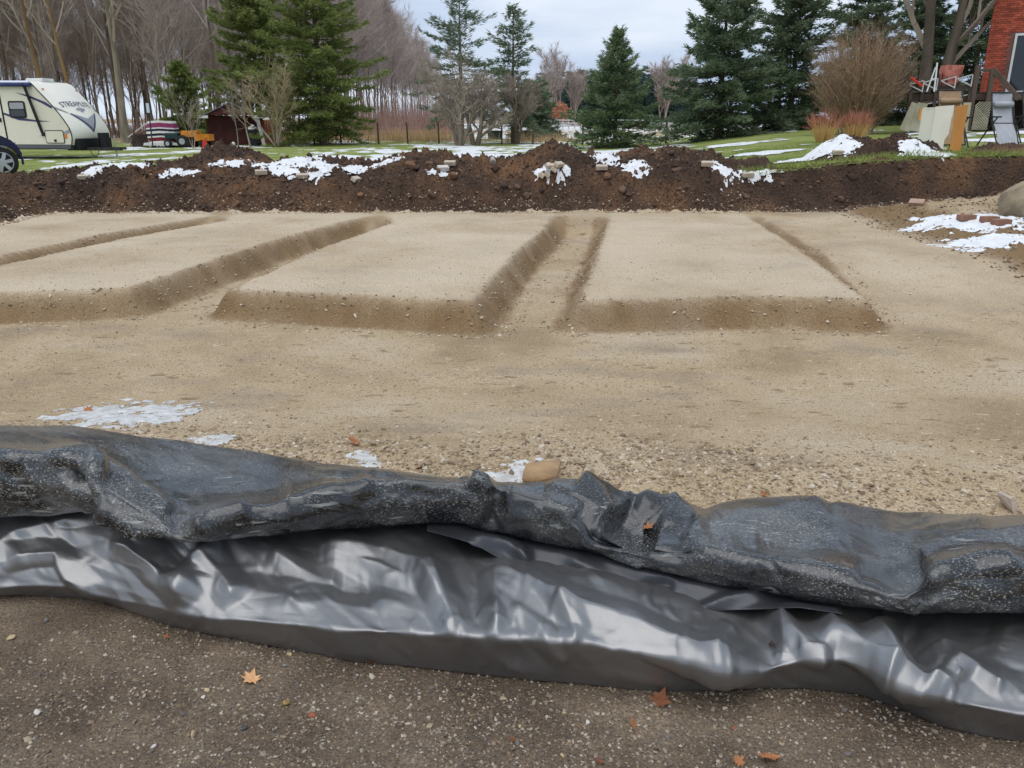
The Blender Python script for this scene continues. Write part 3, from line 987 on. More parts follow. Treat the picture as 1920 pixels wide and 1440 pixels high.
def f_a2(px):
    lip, seam = f_lip(px), f_seam(px)
    soft = 0.62 * (lip + np.array([0, 0.06, -0.035])) + 0.38 * seam + np.array([0, 0.02, -0.015])
    drop_ = np.array([0.7 * lip[0] + 0.3 * seam[0], 0.75 * lip[1] + 0.25 * seam[1] + 0.03, 0.22 * lip[2] + 0.78 * seam[2]])      # a low shelf in the shade of the overhanging layers
    w = hang(px)
    return soft * (1 - w) + drop_ * w


# ---- silver face below
def f_a01(px, back, dz):
    lip, seam = f_lip(px), f_seam(px); w = hang(px)
    return lip + np.array([0, back, dz - w * 0.68 * (lip[2] - seam[2])])


rowsA = [lambda px: f_a01(px, 0.30, -0.07), lambda px: f_a01(px, 0.14, -0.03), f_a2,
         lambda px: 0.25 * (f_lip(px) + np.array([0, 0.06, -0.035 - 0.5 * hang(px) * (f_lip(px)[2] - f_seam(px)[2])])) + 0.75 * f_seam(px) + np.array([0, 0, 0.015]), f_seam, f_foot, lambda px: f_foot(px) + np.array([0, 0.2, 0.0])]
A0 = rows_to_surface(rowsA, pxs, 50, 3, sharp=(4, 5))
NA = -normals_of(A0)
NA *= np.sign((NA * np.array([0, -1, 0.6])).sum(-1, keepdims=True))
A_FOLDS = [
    (0.034, 22, 1.0, [(-40, 1075), (30, 1005), (110, 985), (170, 972)]),
    (0.030, 16, 0.5, [(20, 1058), (60, 1048), (112, 1046), (135, 1085), (190, 1116)]),
    (0.040, 24, 0.7, [(210, 1018), (250, 1030), (310, 1082), (365, 1136)]),
    (0.032, 22, 1.0, [(430, 1015), (372, 1032), (362, 1075), (345, 1120)]),
    (0.034, 22, 0.8, [(372, 1030), (400, 1070), (448, 1130)]),
    (-0.028, 14, 1.0, [(365, 1020), (330, 1065), (303, 1085)]),
    (0.028, 20, 1.0, [(505, 1040), (560, 1070), (640, 1095)]),
    (0.030, 20, 0.55, [(590, 1030), (660, 1034), (724, 1042), (785, 1074), (825, 1135)]),
    (0.022, 16, 0.6, [(610, 1042), (700, 1068), (790, 1098)]),
    (-0.022, 16, 1.0, [(480, 1070), (600, 1092), (720, 1105)]),
    (0.030, 20, 0.9, [(800, 1062), (825, 1120), (858, 1192)]),
    (0.020, 13, 0.8, [(900, 1145), (925, 1168), (936, 1192)]),
    (0.030, 22, 0.7, [(926, 1070), (930, 1130), (936, 1195)]),
    (0.052, 26, 0.6, [(930, 1075), (960, 1094), (1045, 1140), (1143, 1173), (1240, 1215), (1330, 1254), (1420, 1260)]),
    (0.024, 14, 0.8, [(1045, 1140), (1070, 1180), (1085, 1205)]),
    (0.024, 16, 0.9, [(960, 1140), (1000, 1175), (1070, 1240)]),
    (0.030, 20, 0.8, [(1380, 1180), (1340, 1215), (1330, 1250)]),
    (0.014, 14, 0.7, [(1462, 1165), (1472, 1200), (1468, 1240)]),
    (0.034, 20, 0.7, [(1440, 1150), (1480, 1185), (1520, 1222), (1560, 1238)]),
    (0.050, 26, 0.6, [(1530, 1150), (1560, 1190), (1640, 1245), (1700, 1275), (1770, 1308)]),
    (0.038, 22, 0.9, [(1640, 1165), (1655, 1210), (1690, 1270)]),
    (-0.03, 20, 1.0, [(1690, 1180), (1720, 1225), (1760, 1275)]),
    (0.036, 24, 1.0, [(1760, 1205), (1765, 1240), (1800, 1290)]),
    (0.020, 10, 0.8, [(1780, 1250), (1830, 1265), (1880, 1300)]),
    (0.016, 8, 0.9, [(1740, 1280), (1765, 1290), (1790, 1310)]),
    (0.030, 24, 0.9, [(1850, 1190), (1950, 1230), (2100, 1260)]),
]
NA = np.where(np.linalg.norm(NA, axis=2)[..., None] > 0, NA, 0)
v = np.linspace(0, 1, A0.shape[1])[None, :]
maskA = sst(0.10, 0.22, v) * (1 - 0.75 * sst(0.74, 0.80, v)) * (1 - sst(0.84, 0.9, v))
A0u, NAu = upsample(A0, 3), upsample(NA, 3)
v = np.linspace(0, 1, A0u.shape[1])[None, :]
maskA = sst(0.10, 0.22, v) * (1 - 0.8 * sst(0.74, 0.79, v)) * (1 - sst(0.84, 0.9, v))
A1 = folds(A0u, NAu * maskA[..., None], A_FOLDS)
A1 = crumple(A1, NAu, 159, 11, 0.7, 0.35, 0.006, 20, 130, maskA)
A1 = crumple(A1, NAu, 377, 12, 0.9, 0.9, 0.0035, 8, 26, maskA)
A1 = facets(A1, NAu, [(0.012, 170, 0.55), (0.006, 100, 0.95)], 800, maskA)
A1 = crumple(A1, NAu, 377, 13, 0.6, 1.2, 0.0024, 7, 46, maskA)
A2 = A1; A2[..., 2] = np.maximum(A2[..., 2], 0.004)
finish('lower_face', A2, M_silver)

# ---- middle fold between the two, right of the centre
C_TOP = [(800, 990), (860, 996), (950, 1016), (1130, 1050), (1300, 1092), (1500, 1136), (1580, 1146)]
C_EDGE = [(800, 996), (860, 1012), (905, 1030), (960, 1062), (1060, 1086), (1130, 1112), (1200, 1136), (1265, 1140), (1298, 1152), (1360, 1146), (1430, 1143), (1500, 1140), (1580, 1152)]
ca, cb = np.array(C_TOP, float), np.array(C_EDGE, float)
f_c0 = lambda px: f_lip(px) + np.array([0, 0.16, 0.0])
f_c1 = lambda px: at_y(px, np.interp(px, ca[:, 0], ca[:, 1]), f_lip(px)[1] - 0.01)
f_c2 = lambda px: at_y(px, np.interp(px, cb[:, 0], cb[:, 1]), f_lip(px)[1] - 0.07)
f_c3 = lambda px: f_c2(px) + np.array([0, 0.05, -0.012])
C0 = rows_to_surface([f_c0, f_c1, f_c2, f_c3], np.linspace(800, 1580, 130), 26, 1, sharp=(2,))
NC = -normals_of(C0)
NC *= np.sign((NC * np.array([0, -1, 0.6])).sum(-1, keepdims=True))
C1 = folds(C0, NC, [(0.02, 10, 0.7, [(880, 1010), (950, 1020), (1000, 1060)]), (0.016, 8, 1, [(975, 1025), (985, 1060)]), (0.02, 10, 0.8, [(1060, 1045), (1120, 1075), (1200, 1130)]),
                    (-0.02, 9, 1.0, [(1200, 1130), (1215, 1105), (1265, 1092)]), (0.018, 8, 1, [(1298, 1150), (1360, 1125), (1440, 1110)])])
C1 = relax(C1, C1, 1.0, 2, 0.02, 0.3, 1)
finish('middle_fold', upsample(C1, 2), M_blackclean)

# ---- dusty black top layer with its rolled lip
rowsB = [lambda px: f_back(px) * np.array([1, 1, 0]) + np.array([0, 0.26, 0.012]), lambda px: f_back(px) * np.array([1, 1, 0.5]) + np.array([0, 0.14, 0.0]), f_back, f_top_mid(0.3, 0.0), f_top_mid(0.65, 0.012), f_top_mid(0.9, 0.004), f_crease, f_bulge, f_lip, lambda px: f_lip(px) + np.array([0, 0.10, -0.012]), lambda px: f_lip(px) + np.array([0, 0.30, -0.03])]
B0 = rows_to_surface(rowsB, np.linspace(-1000, 2920, 360), 64, 2)
NB = -normals_of(B0)
NB *= np.sign((NB * np.array([0, -0.7, 1.0])).sum(-1, keepdims=True))
NB[:, -14:] *= np.linspace(1, 0, 14)[None, :, None]
B_FOLDS = [
    (0.040, 13, 0.9, [(105, 846), (140, 856), (165, 872), (225, 902), (290, 945), (355, 992)]),
    (-0.055, 12, 1.0, [(128, 880), (155, 900), (172, 935), (182, 962)]),
    (0.045, 11, 1.3, [(160, 872), (172, 905), (180, 940), (215, 975), (290, 1008)]),
    (-0.022, 9, 1.0, [(185, 895), (240, 925), (300, 965), (345, 985)]),
    (-0.045, 14, 1.0, [(318, 950), (342, 985), (352, 1000)]),
    (0.030, 14, 1.0, [(365, 1000), (392, 968), (470, 945)]),
    (-0.02, 14, 1.0, [(30, 870), (60, 900), (80, 960)]), (0.02, 12, 1.0, [(0, 860), (30, 865), (66, 905), (72, 950)]),
    (0.036, 12, 0.6, [(880, 902), (908, 912), (916, 950)]), (-0.035, 12, 1.0, [(925, 915), (930, 960), (915, 990)]),
    (0.034, 20, 1.0, [(1020, 918), (1060, 935), (1100, 968), (1125, 1004)]),
    (0.05, 22, 1.0, [(1085, 906), (1120, 935), (1150, 975)]),
    (-0.055, 36, 1.0, [(1160, 955), (1200, 985), (1235, 1000)]),
    (0.05, 20, 0.8, [(1190, 920), (1240, 935), (1285, 975), (1320, 1015)]),
    (-0.03, 6, 1.0, [(1120, 1012), (1200, 1024), (1310, 1030)]),
    (-0.03, 8, 1.0, [(1075, 965), (1100, 985), (1118, 1010)]),
    (0.03, 30, 1.0, [(1330, 1000), (1400, 975), (1500, 960), (1560, 955)]),
    (-0.02, 24, 1.0, [(1420, 1030), (1500, 1010), (1560, 985)]),
    (0.018, 16, 1.0, [(1420, 1035), (1540, 1065), (1680, 1095)]),
    (0.026, 26, 1.0, [(1640, 1020), (1750, 1005), (1860, 990)]),
    (0.03, 24, 0.7, [(1700, 1060), (1800, 1030), (1920, 1005), (2000, 1000)]),
    (-0.025, 14, 1.0, [(1600, 1070), (1690, 1092), (1745, 1070)]),
    (0.04, 14, 0.6, [(1725, 1105), (1765, 1080), (1830, 1065), (1920, 1060)]),
    (-0.02, 20, 1.0, [(1720, 1110), (1740, 1140)]),
    (0.014, 12, 1.0, [(650, 955), (660, 925), (700, 905)]), (-0.02, 30, 1.0, [(380, 905), (450, 920), (540, 910)]),
    (0.012, 14, 1, [(540, 880), (580, 900), (640, 905)]),
]
B0u, NBu = upsample(B0, 3), upsample(NB, 3)
v = np.linspace(0, 1, B0u.shape[1])[None, :]
maskB = sst(0.10, 0.2, v) * (1 - sst(0.86, 0.92, v))
B1 = folds(B0u, NBu, B_FOLDS)
B1 = crumple(B1, NBu, 217, 21, 0.2, 0.5, 0.0038, 18, 110, maskB)
B1 = crumple(B1, NBu, 609, 22, 0.2, 0.8, 0.0018, 6, 40, maskB)
u = np.linspace(0, 1, B0u.shape[0])[:, None] * 60; vv = v * 14
B1 = B1 + NBu * (0.0012 * fbm(u + vv * 0.5, vv - u * 0.4, 3, 341) * maskB)[..., None]
hz = lambda P: np.concatenate([P[..., :2], np.maximum(P[..., 2:3], 0.012)], -1)
B1 = facets(B1, NBu, [(0.007, 150, 0.12), (0.004, 85, 0.5)], 840, maskB)
B1 = crumple(B1, NBu, 551, 23, 0.4, 1.3, 0.0016, 5, 45, maskB)
B2 = hz(B1)
finish('upper_fold', B2, M_black)
TARP_TOP = B2; TARP_LOW = A2
# ================================================================== trees and plants
M_bark_grey = mat('bark_grey', c8(112, 102, 88), c8(148, 136, 118), 3, 0.95, 0.8, 14, stretch=(1, 1, 0.25))
M_bark_dark = mat('bark_dark', c8(84, 72, 62), c8(116, 102, 88), 3, 0.95, 0.8, 14, stretch=(1, 1, 0.25))
M_bark_warm = mat('bark_warm', c8(118, 94, 64), c8(144, 116, 78), 2, 0.95, 0.6, 14, stretch=(1, 1, 0.25))
M_twig = mat('twig_pink_brown', c8(158, 144, 135), c8(180, 166, 157), 0.4, 0.95, island=0.3)
M_twig_grey = mat('twig_grey', c8(142, 130, 116), c8(168, 154, 138), 0.6, 0.95, island=0.3)
M_twig_olive = mat('twig_olive', c8(146, 134, 102), c8(172, 152, 124), 0.6, 0.95, island=0.3)
M_twig_red = mat('twig_russet', c8(156, 124, 102), c8(138, 117, 100), 0.5, 0.95, island=0.35)
M_pine = mat('pine_needles', c8(112, 126, 66), c8(142, 150, 92), 0.8, 0.8, island=0.45, trans=0.35)
M_spruce = mat('spruce_needles', c8(92, 110, 82), c8(126, 140, 110), 0.8, 0.8, island=0.5, trans=0.35)
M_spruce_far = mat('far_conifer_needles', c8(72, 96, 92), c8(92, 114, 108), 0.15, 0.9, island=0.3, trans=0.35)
M_juniper = mat('juniper_needles', c8(98, 118, 80), c8(130, 144, 108), 0.8, 0.8, island=0.45, trans=0.35)
M_rust = mat('rust_leaves', c8(186, 130, 106), c8(198, 146, 116), 1, 0.9, island=0.3, trans=0.35)
M_reed = mat('dead_reeds', c8(178, 142, 100), c8(206, 176, 132), 0.4, 0.95, island=0.35, trans=0.3)
M_drygrass = mat('dry_grass', c8(188, 162, 120), c8(214, 194, 156), 0.4, 0.95, island=0.3, trans=0.3)
M_brush = mat('brush', c8(158, 122, 108), c8(136, 114, 100), 0.3, 0.95, island=0.3)


def seg_mesh(name, segs, sides):
    """tapered tubes from rows (p0, p1, r0, r1)"""
    S = np.array(segs, float)
    p0, p1, r0, r1 = S[:, 0:3], S[:, 3:6], S[:, 6], S[:, 7]
    d = p1 - p0; d /= (np.linalg.norm(d, axis=1)[:, None] + 1e-9)
    ref = np.where(np.abs(d[:, 2:3]) < 0.9, np.array([[0, 0, 1.0]]), np.array([[1.0, 0, 0]]))
    x = np.cross(d, ref); x /= np.linalg.norm(x, axis=1)[:, None]; y = np.cross(d, x)
    a = np.arange(sides) * 2 * np.pi / sides
    ring = x[:, None] * np.cos(a)[None, :, None] + y[:, None] * np.sin(a)[None, :, None]
    V = np.concatenate([p0[:, None] + ring * r0[:, None, None], p1[:, None] + ring * r1[:, None, None]], 1).reshape(-1, 3)
    k = np.arange(sides); k2 = (k + 1) % sides
    q = np.stack([k, k2, k2 + sides, k + sides], -1)
    F = (q[None] + (np.arange(len(S)) * 2 * sides)[:, None, None]).reshape(-1, 4)
    return mesh_np(name, V, F, True)


def bare_tree(seed, H, r0, first=0.35, spread=0.55, nb=9, levels=3, up=0.25, twigs=6, twig_len=0.7, twig_w=0.012, stems=1, lean=0.04, stem_spread=0.3, wig=0.10, kids=6):
    """returns trunk mesh, crown mesh of limbs and twigs"""
    rng = random.Random(seed)
    trunk, limbs, tw = [], [], []

    def grow(p, d, L, r, lev, out):
        n = 7 if lev == 0 else (5 if lev == 1 else 3)
        pts = [(p, r)]
        for i in range(n):
            j = wig * (0.6 if lev == 0 else 1.6)
            d = Vector((d.x + rng.gauss(0, j), d.y + rng.gauss(0, j), d.z + rng.gauss(0, j * 0.5) + up * (0.10 if lev else 0.05))).normalized()
            p = p + d * (L / n)
            rr = r * (1 - 0.82 * (i + 1) / n) + 0.004
            pts.append((p, rr))
        for (a, ra), (b, rb) in zip(pts[:-1], pts[1:]):
            out.append((*a, *b, ra, rb))
        if lev >= levels:
            for _ in range(twigs):
                t = rng.uniform(0.15, 1.0) * n; i = min(int(t), n - 1); q = pts[i][0].lerp(pts[i + 1][0], t - i)
                dd = Vector((d.x + rng.gauss(0, .55), d.y + rng.gauss(0, .55), d.z + rng.gauss(0.15, .45))).normalized()
                tw.append((*q, *(dd * twig_len * rng.uniform(0.4, 1.3))))
            return
        k = nb if lev == 0 else kids
        f0 = first if lev == 0 else 0.2
        for c in range(k):
            t = (f0 + (1 - f0) * (c + rng.random()) / k) * n; i = min(int(t), n - 1)
            q = pts[i][0].lerp(pts[i + 1][0], t - i); rq = pts[i][1] * (1 - (t - i)) + pts[i + 1][1] * (t - i)
            ax = (pts[i + 1][0] - pts[i][0]).normalized()
            az = rng.uniform(0, 6.283); ref = Vector((math.cos(az), math.sin(az), 0.0)); side = (ref - ax * ref.dot(ax)).normalized()
            sp = spread * rng.uniform(0.6, 1.3)
            dd = (ax * math.cos(sp) + side * math.sin(sp)).normalized()
            frac = t / n
            LL = L * (0.58 if lev == 0 else 0.52) * (1.15 - 0.62 * frac) * rng.uniform(0.7, 1.2)
            grow(q, dd, LL, max(0.006, rq * 0.62), lev + 1, limbs)
    for s in range(stems):
        a = rng.uniform(0, 6.28)
        if stems == 1:
            d = Vector((rng.gauss(0, lean), rng.gauss(0, lean), 1)).normalized(); p = Vector((0, 0, -0.15)); HH = H
        else:
            a = 6.283 * s / stems + rng.uniform(-.4, .4); k = stem_spread * rng.uniform(0.35, 1.15)
            d = Vector((math.cos(a) * k, math.sin(a) * k, 1)).normalized(); p = Vector((math.cos(a) * r0 * 0.8, math.sin(a) * r0 * 0.8, -0.1)); HH = H * rng.uniform(0.8, 1.05)
        grow(p, d, HH, r0, 0, trunk)
    if stems == 1:       # root flare
        a = trunk[0]; trunk[0] = (*a[0:6], a[6] * 1.35, a[7])
    tm = seg_mesh('trunk', trunk, 7)
    lm_S = np.array(limbs)
    T = np.array(tw)
    S = seg_mesh_arrays(lm_S, 3)
    W = blade_arrays(T[:, :3], T[:, 3:], np.full(len(T), twig_w), np.random.default_rng(seed))
    V = np.concatenate([S[0], W[0]]); F = np.concatenate([S[1], W[1] + len(S[0])])
    return tm, mesh_np('crown', V, F, False)


def seg_mesh_arrays(S, sides):
    p0, p1, r0, r1 = S[:, 0:3], S[:, 3:6], S[:, 6], S[:, 7]
    d = p1 - p0; d /= (np.linalg.norm(d, axis=1)[:, None] + 1e-9)
    ref = np.where(np.abs(d[:, 2:3]) < 0.9, np.array([[0, 0, 1.0]]), np.array([[1.0, 0, 0]]))
    x = np.cross(d, ref); x /= np.linalg.norm(x, axis=1)[:, None]; y = np.cross(d, x)
    a = np.arange(sides) * 2 * np.pi / sides
    ring = x[:, None] * np.cos(a)[None, :, None] + y[:, None] * np.sin(a)[None, :, None]
    V = np.concatenate([p0[:, None] + ring * r0[:, None, None], p1[:, None] + ring * r1[:, None, None]], 1).reshape(-1, 3)
    k = np.arange(sides); k2 = (k + 1) % sides
    q = np.concatenate([np.stack([k, k2, k2 + sides], -1), np.stack([k, k2 + sides, k + sides], -1)])
    F = (q[None] + (np.arange(len(S)) * 2 * sides)[:, None, None]).reshape(-1, 3)
    return V, F


def blade_arrays(P, D, W, rng):
    N = rng.normal(size=P.shape)
    side = np.cross(D, N); side /= (np.linalg.norm(side, axis=1)[:, None] + 1e-9)
    V = np.stack([P - side * W[:, None] / 2, P + side * W[:, None] / 2, P + D], 1).reshape(-1, 3)
    return V, np.arange(len(V)).reshape(-1, 3)


def conifer(seed, H, R, base=0.3, whorls=26, nb=7, up0=0.45, droop=0.35, blade=0.30, bw=0.07, per_m=34, shape=0.85, irregular=0.25, r0=0.16, sprays=3, top_bare=0.0, up_tips=0.25):
    """returns trunk-and-branches mesh, foliage mesh"""
    rng = np.random.default_rng(seed)
    wood = []
    n = 10
    for i in range(n):
        wood.append((0, 0, H * i / n - 0.1 * (i == 0), 0, 0, H * (i + 1) / n, r0 * (1 - 0.93 * i / n), r0 * (1 - 0.93 * (i + 1) / n)))
    P, D = [], []
    for w in range(whorls):
        t = (w + rng.uniform(-.3, .3)) / whorls
        t = min(max(t, 0.0), 0.985)
        h = base + (H - base) * t
        for b in range(nb + int(rng.integers(-1, 2))):
            L = R * ((1 - t) ** shape) * (1 + irregular * rng.normal()) + 0.18
            L = max(0.2, min(L, R * 1.35))
            az = rng.uniform(0, 2 * np.pi)
            el = up0 * (t * 1.5 - 0.35) + rng.normal() * 0.10
            s = np.linspace(0, 1, 5)
            rad_ = L * s * math.cos(el)
            z = h + L * s * math.sin(el) - droop * L * (s ** 2) * (1 - t) * 0.6 + up_tips * L * np.clip(s - 0.6, 0, 1) ** 2 * 1.5
            pts = np.stack([rad_ * math.cos(az), rad_ * math.sin(az), z], -1)
            rb = max(0.008, 0.022 * L / 2)
            for k in range(4):
                wood.append((*pts[k], *pts[k + 1], rb * (1 - k / 4.5), rb * (1 - (k + 1) / 4.5)))
            m = max(4, int(per_m * L))
            ss = rng.uniform(0.12, 1.0, m) ** 0.8
            pos = np.stack([np.interp(ss, s, pts[:, i]) for i in range(3)], -1)
            fwd = np.array([math.cos(az), math.sin(az), 0.0]); lat = np.array([-math.sin(az), math.cos(az), 0.0])
            width = 0.42 * L * (1 - ss) + 0.10
            off = rng.uniform(-1, 1, m) * width
            pos = pos + lat * off[:, None] - fwd * (np.abs(off) * 0.35)[:, None]
            pos[:, 2] += rng.normal(size=m) * 0.06 - 0.12 * np.abs(off)
            for _ in range(sprays):
                sgn = np.sign(off + rng.normal(size=m) * 0.15)
                d = fwd[None] * rng.uniform(0.3, 1.0, m)[:, None] + lat[None] * (sgn * rng.uniform(0.1, 1.0, m))[:, None]
                d[:, 2] += rng.normal(size=m) * 0.30 + up_tips * 0.5 - 0.08
                d /= np.linalg.norm(d, axis=1)[:, None]
                P.append(pos + rng.normal(size=(m, 3)) * 0.03); D.append(d * (blade * rng.uniform(0.5, 1.25, m))[:, None])
    P = np.concatenate(P); D = np.concatenate(D)
    V, F = blade_arrays(P, D, np.full(len(P), bw), rng)
    S = seg_mesh_arrays(np.array(wood), 5)
    return mesh_np('trunk', S[0], S[1], True), mesh_np('crown', V, F)


def plant(name, meshes, mats, loc, label, cat, group=None, rz=0.0, sc=1.0, parts=('trunk', 'crown')):
    e = empty(name, loc, rz, label, cat, group)
    e.scale = (sc, sc, sc) if not hasattr(sc, '__len__') else sc
    for me, m, pn in zip(meshes, mats, parts):
        if len(me.materials) == 0:
            me.materials.append(m)
        o = bpy.data.objects.new(pn, me)
        link(o, e)
    return e


def lz(x, y):
    return float(lawn_z(np.array([float(x)]), np.array([float(y)]))[0])


def spot(px, Y):
    """point of the lawn or field in the direction of photo column px, Y metres out"""
    z = lz(0, Y)
    for _ in range(3):
        x = (px - 960.0) / FPX * (Y * CP + (CAM_H - z) * SP); z = lz(x, Y)
    return (x, Y, z)


def hgt(py_top, px, Y):
    """height of something standing on the ground at column px that reaches up to photo row py_top"""
    return CAM_H - Y * tan_down(py_top) - spot(px, Y)[2]


# ---- big green pines by the shed
tm, cm = conifer(101, 11.5, 3.5, 1.0, 44, 6, 0.55, 0.25, 0.28, 0.065, 34, 0.6, 0.30, 0.24, 3, up_tips=0.5)
plant('pine_tree', (tm, cm), (M_bark_dark, M_pine), spot(607, 50), 'tall broad green pine right of the maroon shed', 'tree', 'green pines', 0.4)
tm, cm = conifer(102, 11.0, 2.5, 2.6, 38, 5, 0.55, 0.2, 0.30, 0.065, 36, 0.55, 0.36, 0.2, 4, up_tips=0.5)
plant('pine_tree', (tm, cm), (M_bark_dark, M_pine), spot(492, 54), 'narrower green pine directly behind the maroon shed roof end', 'tree', 'green pines', 1.4)
tm, cm = conifer(103, 5.3, 1.9, 0.9, 16, 6, 0.5, 0.2, 0.34, 0.08, 40, 0.7, 0.3, 0.13, 3, up_tips=0.4)
plant('pine_tree', (tm, cm), (M_bark_dark, M_pine), spot(352, 60), 'small dark green pine standing left of the shed before the wood', 'tree', 'green pines', 2.1)

# ---- spruces in the middle
tm, cm = conifer(111, hgt(-28, 868, 54), 2.85, 2.2, 26, 5, 0.5, 0.5, 0.34, 0.05, 16, 0.75, 0.36, 0.2, 3, up_tips=0.7)
plant('spruce_tree', (tm, cm), (M_bark_grey, M_spruce), spot(866, 54), 'tallest thin spruce rising behind the spreading bare apple tree', 'tree', 'spruces')
tm, cm = conifer(112, hgt(10, 957, 52), 1.8, 1.6, 26, 5, 0.5, 0.55, 0.32, 0.05, 19, 0.7, 0.38, 0.16, 3, up_tips=0.6)
plant('spruce_tree', (tm, cm), (M_bark_dark, M_spruce), spot(962, 52), 'slim dark spruce with bare lower trunk between apple tree and far field', 'tree', 'spruces', 0.7)
tm, cm = conifer(113, hgt(150, 1000, 62), 1.9, 0.3, 14, 6, 0.3, 0.3, 0.34, 0.075, 34, 0.6, 0.25, 0.14, 3)
plant('spruce_tree', (tm, cm), (M_bark_dark, M_spruce), spot(1003, 62), 'short bushy dark evergreen behind the slim spruce', 'tree', 'spruces', 0.7)

# ---- rounded juniper-like evergreen left of the gap
tm, cm = conifer(121, hgt(52, 1160, 44), 2.15, 0.15, 32, 6, 0.6, 0.18, 0.25, 0.055, 34, 0.95, 0.30, 0.13, 3, up_tips=0.55)
plant('evergreen_tree', (tm, cm), (M_bark_dark, M_juniper), spot(1152, 44), 'broad pointed evergreen standing alone in front of the far field', 'tree')

# ---- large spruces on the right
for k, (px, Y, top, R, sd, lab) in enumerate([
        (1345, 41, -60, 2.85, 131, 'large blue-green spruce at the left of the right-hand row'),
        (1478, 43, -90, 2.6, 132, 'dark dense spruce second in the right-hand row'),
        (1600, 47, -120, 2.7, 133, 'tall spruce behind the round brown shrub'),
        (1712, 48, -110, 2.4, 134, 'spruce half hidden by the big bare tree'),
        (1810, 46, -120, 2.6, 135, 'dark spruce next to the brick house')]):
    tm, cm = conifer(sd, hgt(top, px, Y), R, 0.25, 34, 6, 0.4, 0.34, 0.27, 0.06, 42, 0.62, 0.28, 0.2, 3, up_tips=0.45)
    plant('spruce_tree', (tm, cm), (M_bark_dark, M_spruce), spot(px, Y), lab, 'tree', 'spruces', k * 1.3)

# ---- bare ornamental trees near the lawn edge
tm, cm = bare_tree(201, 4.0, 0.06, 0.2, 0.5, 6, 3, 0.35, 3, 0.42, 0.012, stems=6, stem_spread=0.75, kids=5)
plant('bare_tree', (tm, cm), (M_twig_grey, M_twig_olive), spot(520, 47), 'leafless many-stemmed tree right of the shed post', 'tree')
tm, cm = bare_tree(202, 4.2, 0.12, 0.15, 0.62, 8, 3, 0.30, 5, 0.5, 0.012, stems=4, stem_spread=0.62)
plant('apple_tree', (tm, cm), (M_bark_grey, M_twig_grey), spot(862, 48), 'wide leafless apple tree with pale spreading branches', 'tree', 'bare apple trees')
tm, cm = bare_tree(203, 3.7, 0.15, 0.15, 0.62, 8, 3, 0.30, 6, 0.5, 0.014, stems=3, stem_spread=0.55, lean=0.1)
plant('apple_tree', (tm, cm), (M_bark_grey, M_twig_grey), spot(893, 48.6), 'leafless apple tree with dark forked trunk beside the wider one', 'tree', 'bare apple trees', 1.0)
tm, cm = bare_tree(204, 3.4, 0.10, 0.2, 0.5, 8, 3, 0.4, 6, 0.45, 0.013, stems=3, stem_spread=0.35)
plant('bare_tree', (tm, cm), (M_bark_dark, M_twig_grey), spot(968, 51), 'small leafless tree tangled around the slim spruce trunk', 'tree')
tm, cm = bare_tree(205, 2.6, 0.02, 0.2, 0.4, 6, 2, 0.5, 5, 0.4, 0.01, stems=3, stem_spread=0.25)
plant('sapling', (tm, cm), (M_twig_grey, M_twig_grey), spot(363, 46), 'thin bare sapling in front of the orange cart', 'sapling', 'saplings')
tm, cm = bare_tree(206, 2.6, 0.022, 0.4, 0.6, 6, 2, 0.4, 5, 0.4, 0.01, stems=1)
plant('sapling', (tm, cm), (M_twig_grey, M_twig_grey), spot(447, 46), 'thin bare sapling against the open shed front', 'sapling', 'saplings')
tm, cm = bare_tree(207, 3.0, 0.05, 0.4, 0.5, 7, 2, 0.4, 5, 0.4, 0.01, stems=1, lean=0.08)
plant('sapling', (tm, cm), (M_twig_grey, M_twig_grey), spot(470, 46.5), 'leaning bare young tree right of the white shed post', 'sapling', 'saplings')

# ---- round brown shrub and the two coloured ornamental clumps in front of it
def round_shrub(seed, R, H, n):
    rg = np.random.default_rng(seed); segs, tw = [], []
    for i in range(n):
        d = rg.normal(size=3); d /= np.linalg.norm(d); d *= rg.uniform(0.35, 1) ** 0.4
        T = np.array([d[0] * R, d[1] * R, H * 0.54 + d[2] * H * 0.46]); B = np.array([rg.normal() * 0.22, rg.normal() * 0.22, -0.05])
        C = np.array([T[0] * 0.45, T[1] * 0.45, T[2] * 0.55]) + rg.normal(size=3) * 0.08
        t = np.linspace(0, 1, 6)[:, None]; P = (1 - t) ** 2 * B + 2 * t * (1 - t) * C + t * t * T + rg.normal(size=(6, 3)) * 0.03
        for k in range(5): segs.append((*P[k], *P[k + 1], 0.017 * (1 - k / 6), 0.017 * (1 - (k + 1) / 6)))
        for k in range(24):
            q = rg.uniform(1.6, 5); j = min(int(q), 4); p = P[j] + (P[j + 1] - P[j]) * (q - j); o = p / (np.linalg.norm(p) + .1)
            v = o * 0.5 + rg.normal(size=3) * 0.45 + np.array([0, 0, 0.35]); tw.append((*p, *(v * rg.uniform(0.25, 0.6))))
    T = np.array(tw); S = seg_mesh_arrays(np.array(segs), 3); W = blade_arrays(T[:, :3], T[:, 3:], np.full(len(T), 0.013), rg)
    return mesh_np('stems', S[0], S[1]), mesh_np('twigs', W[0], W[1])


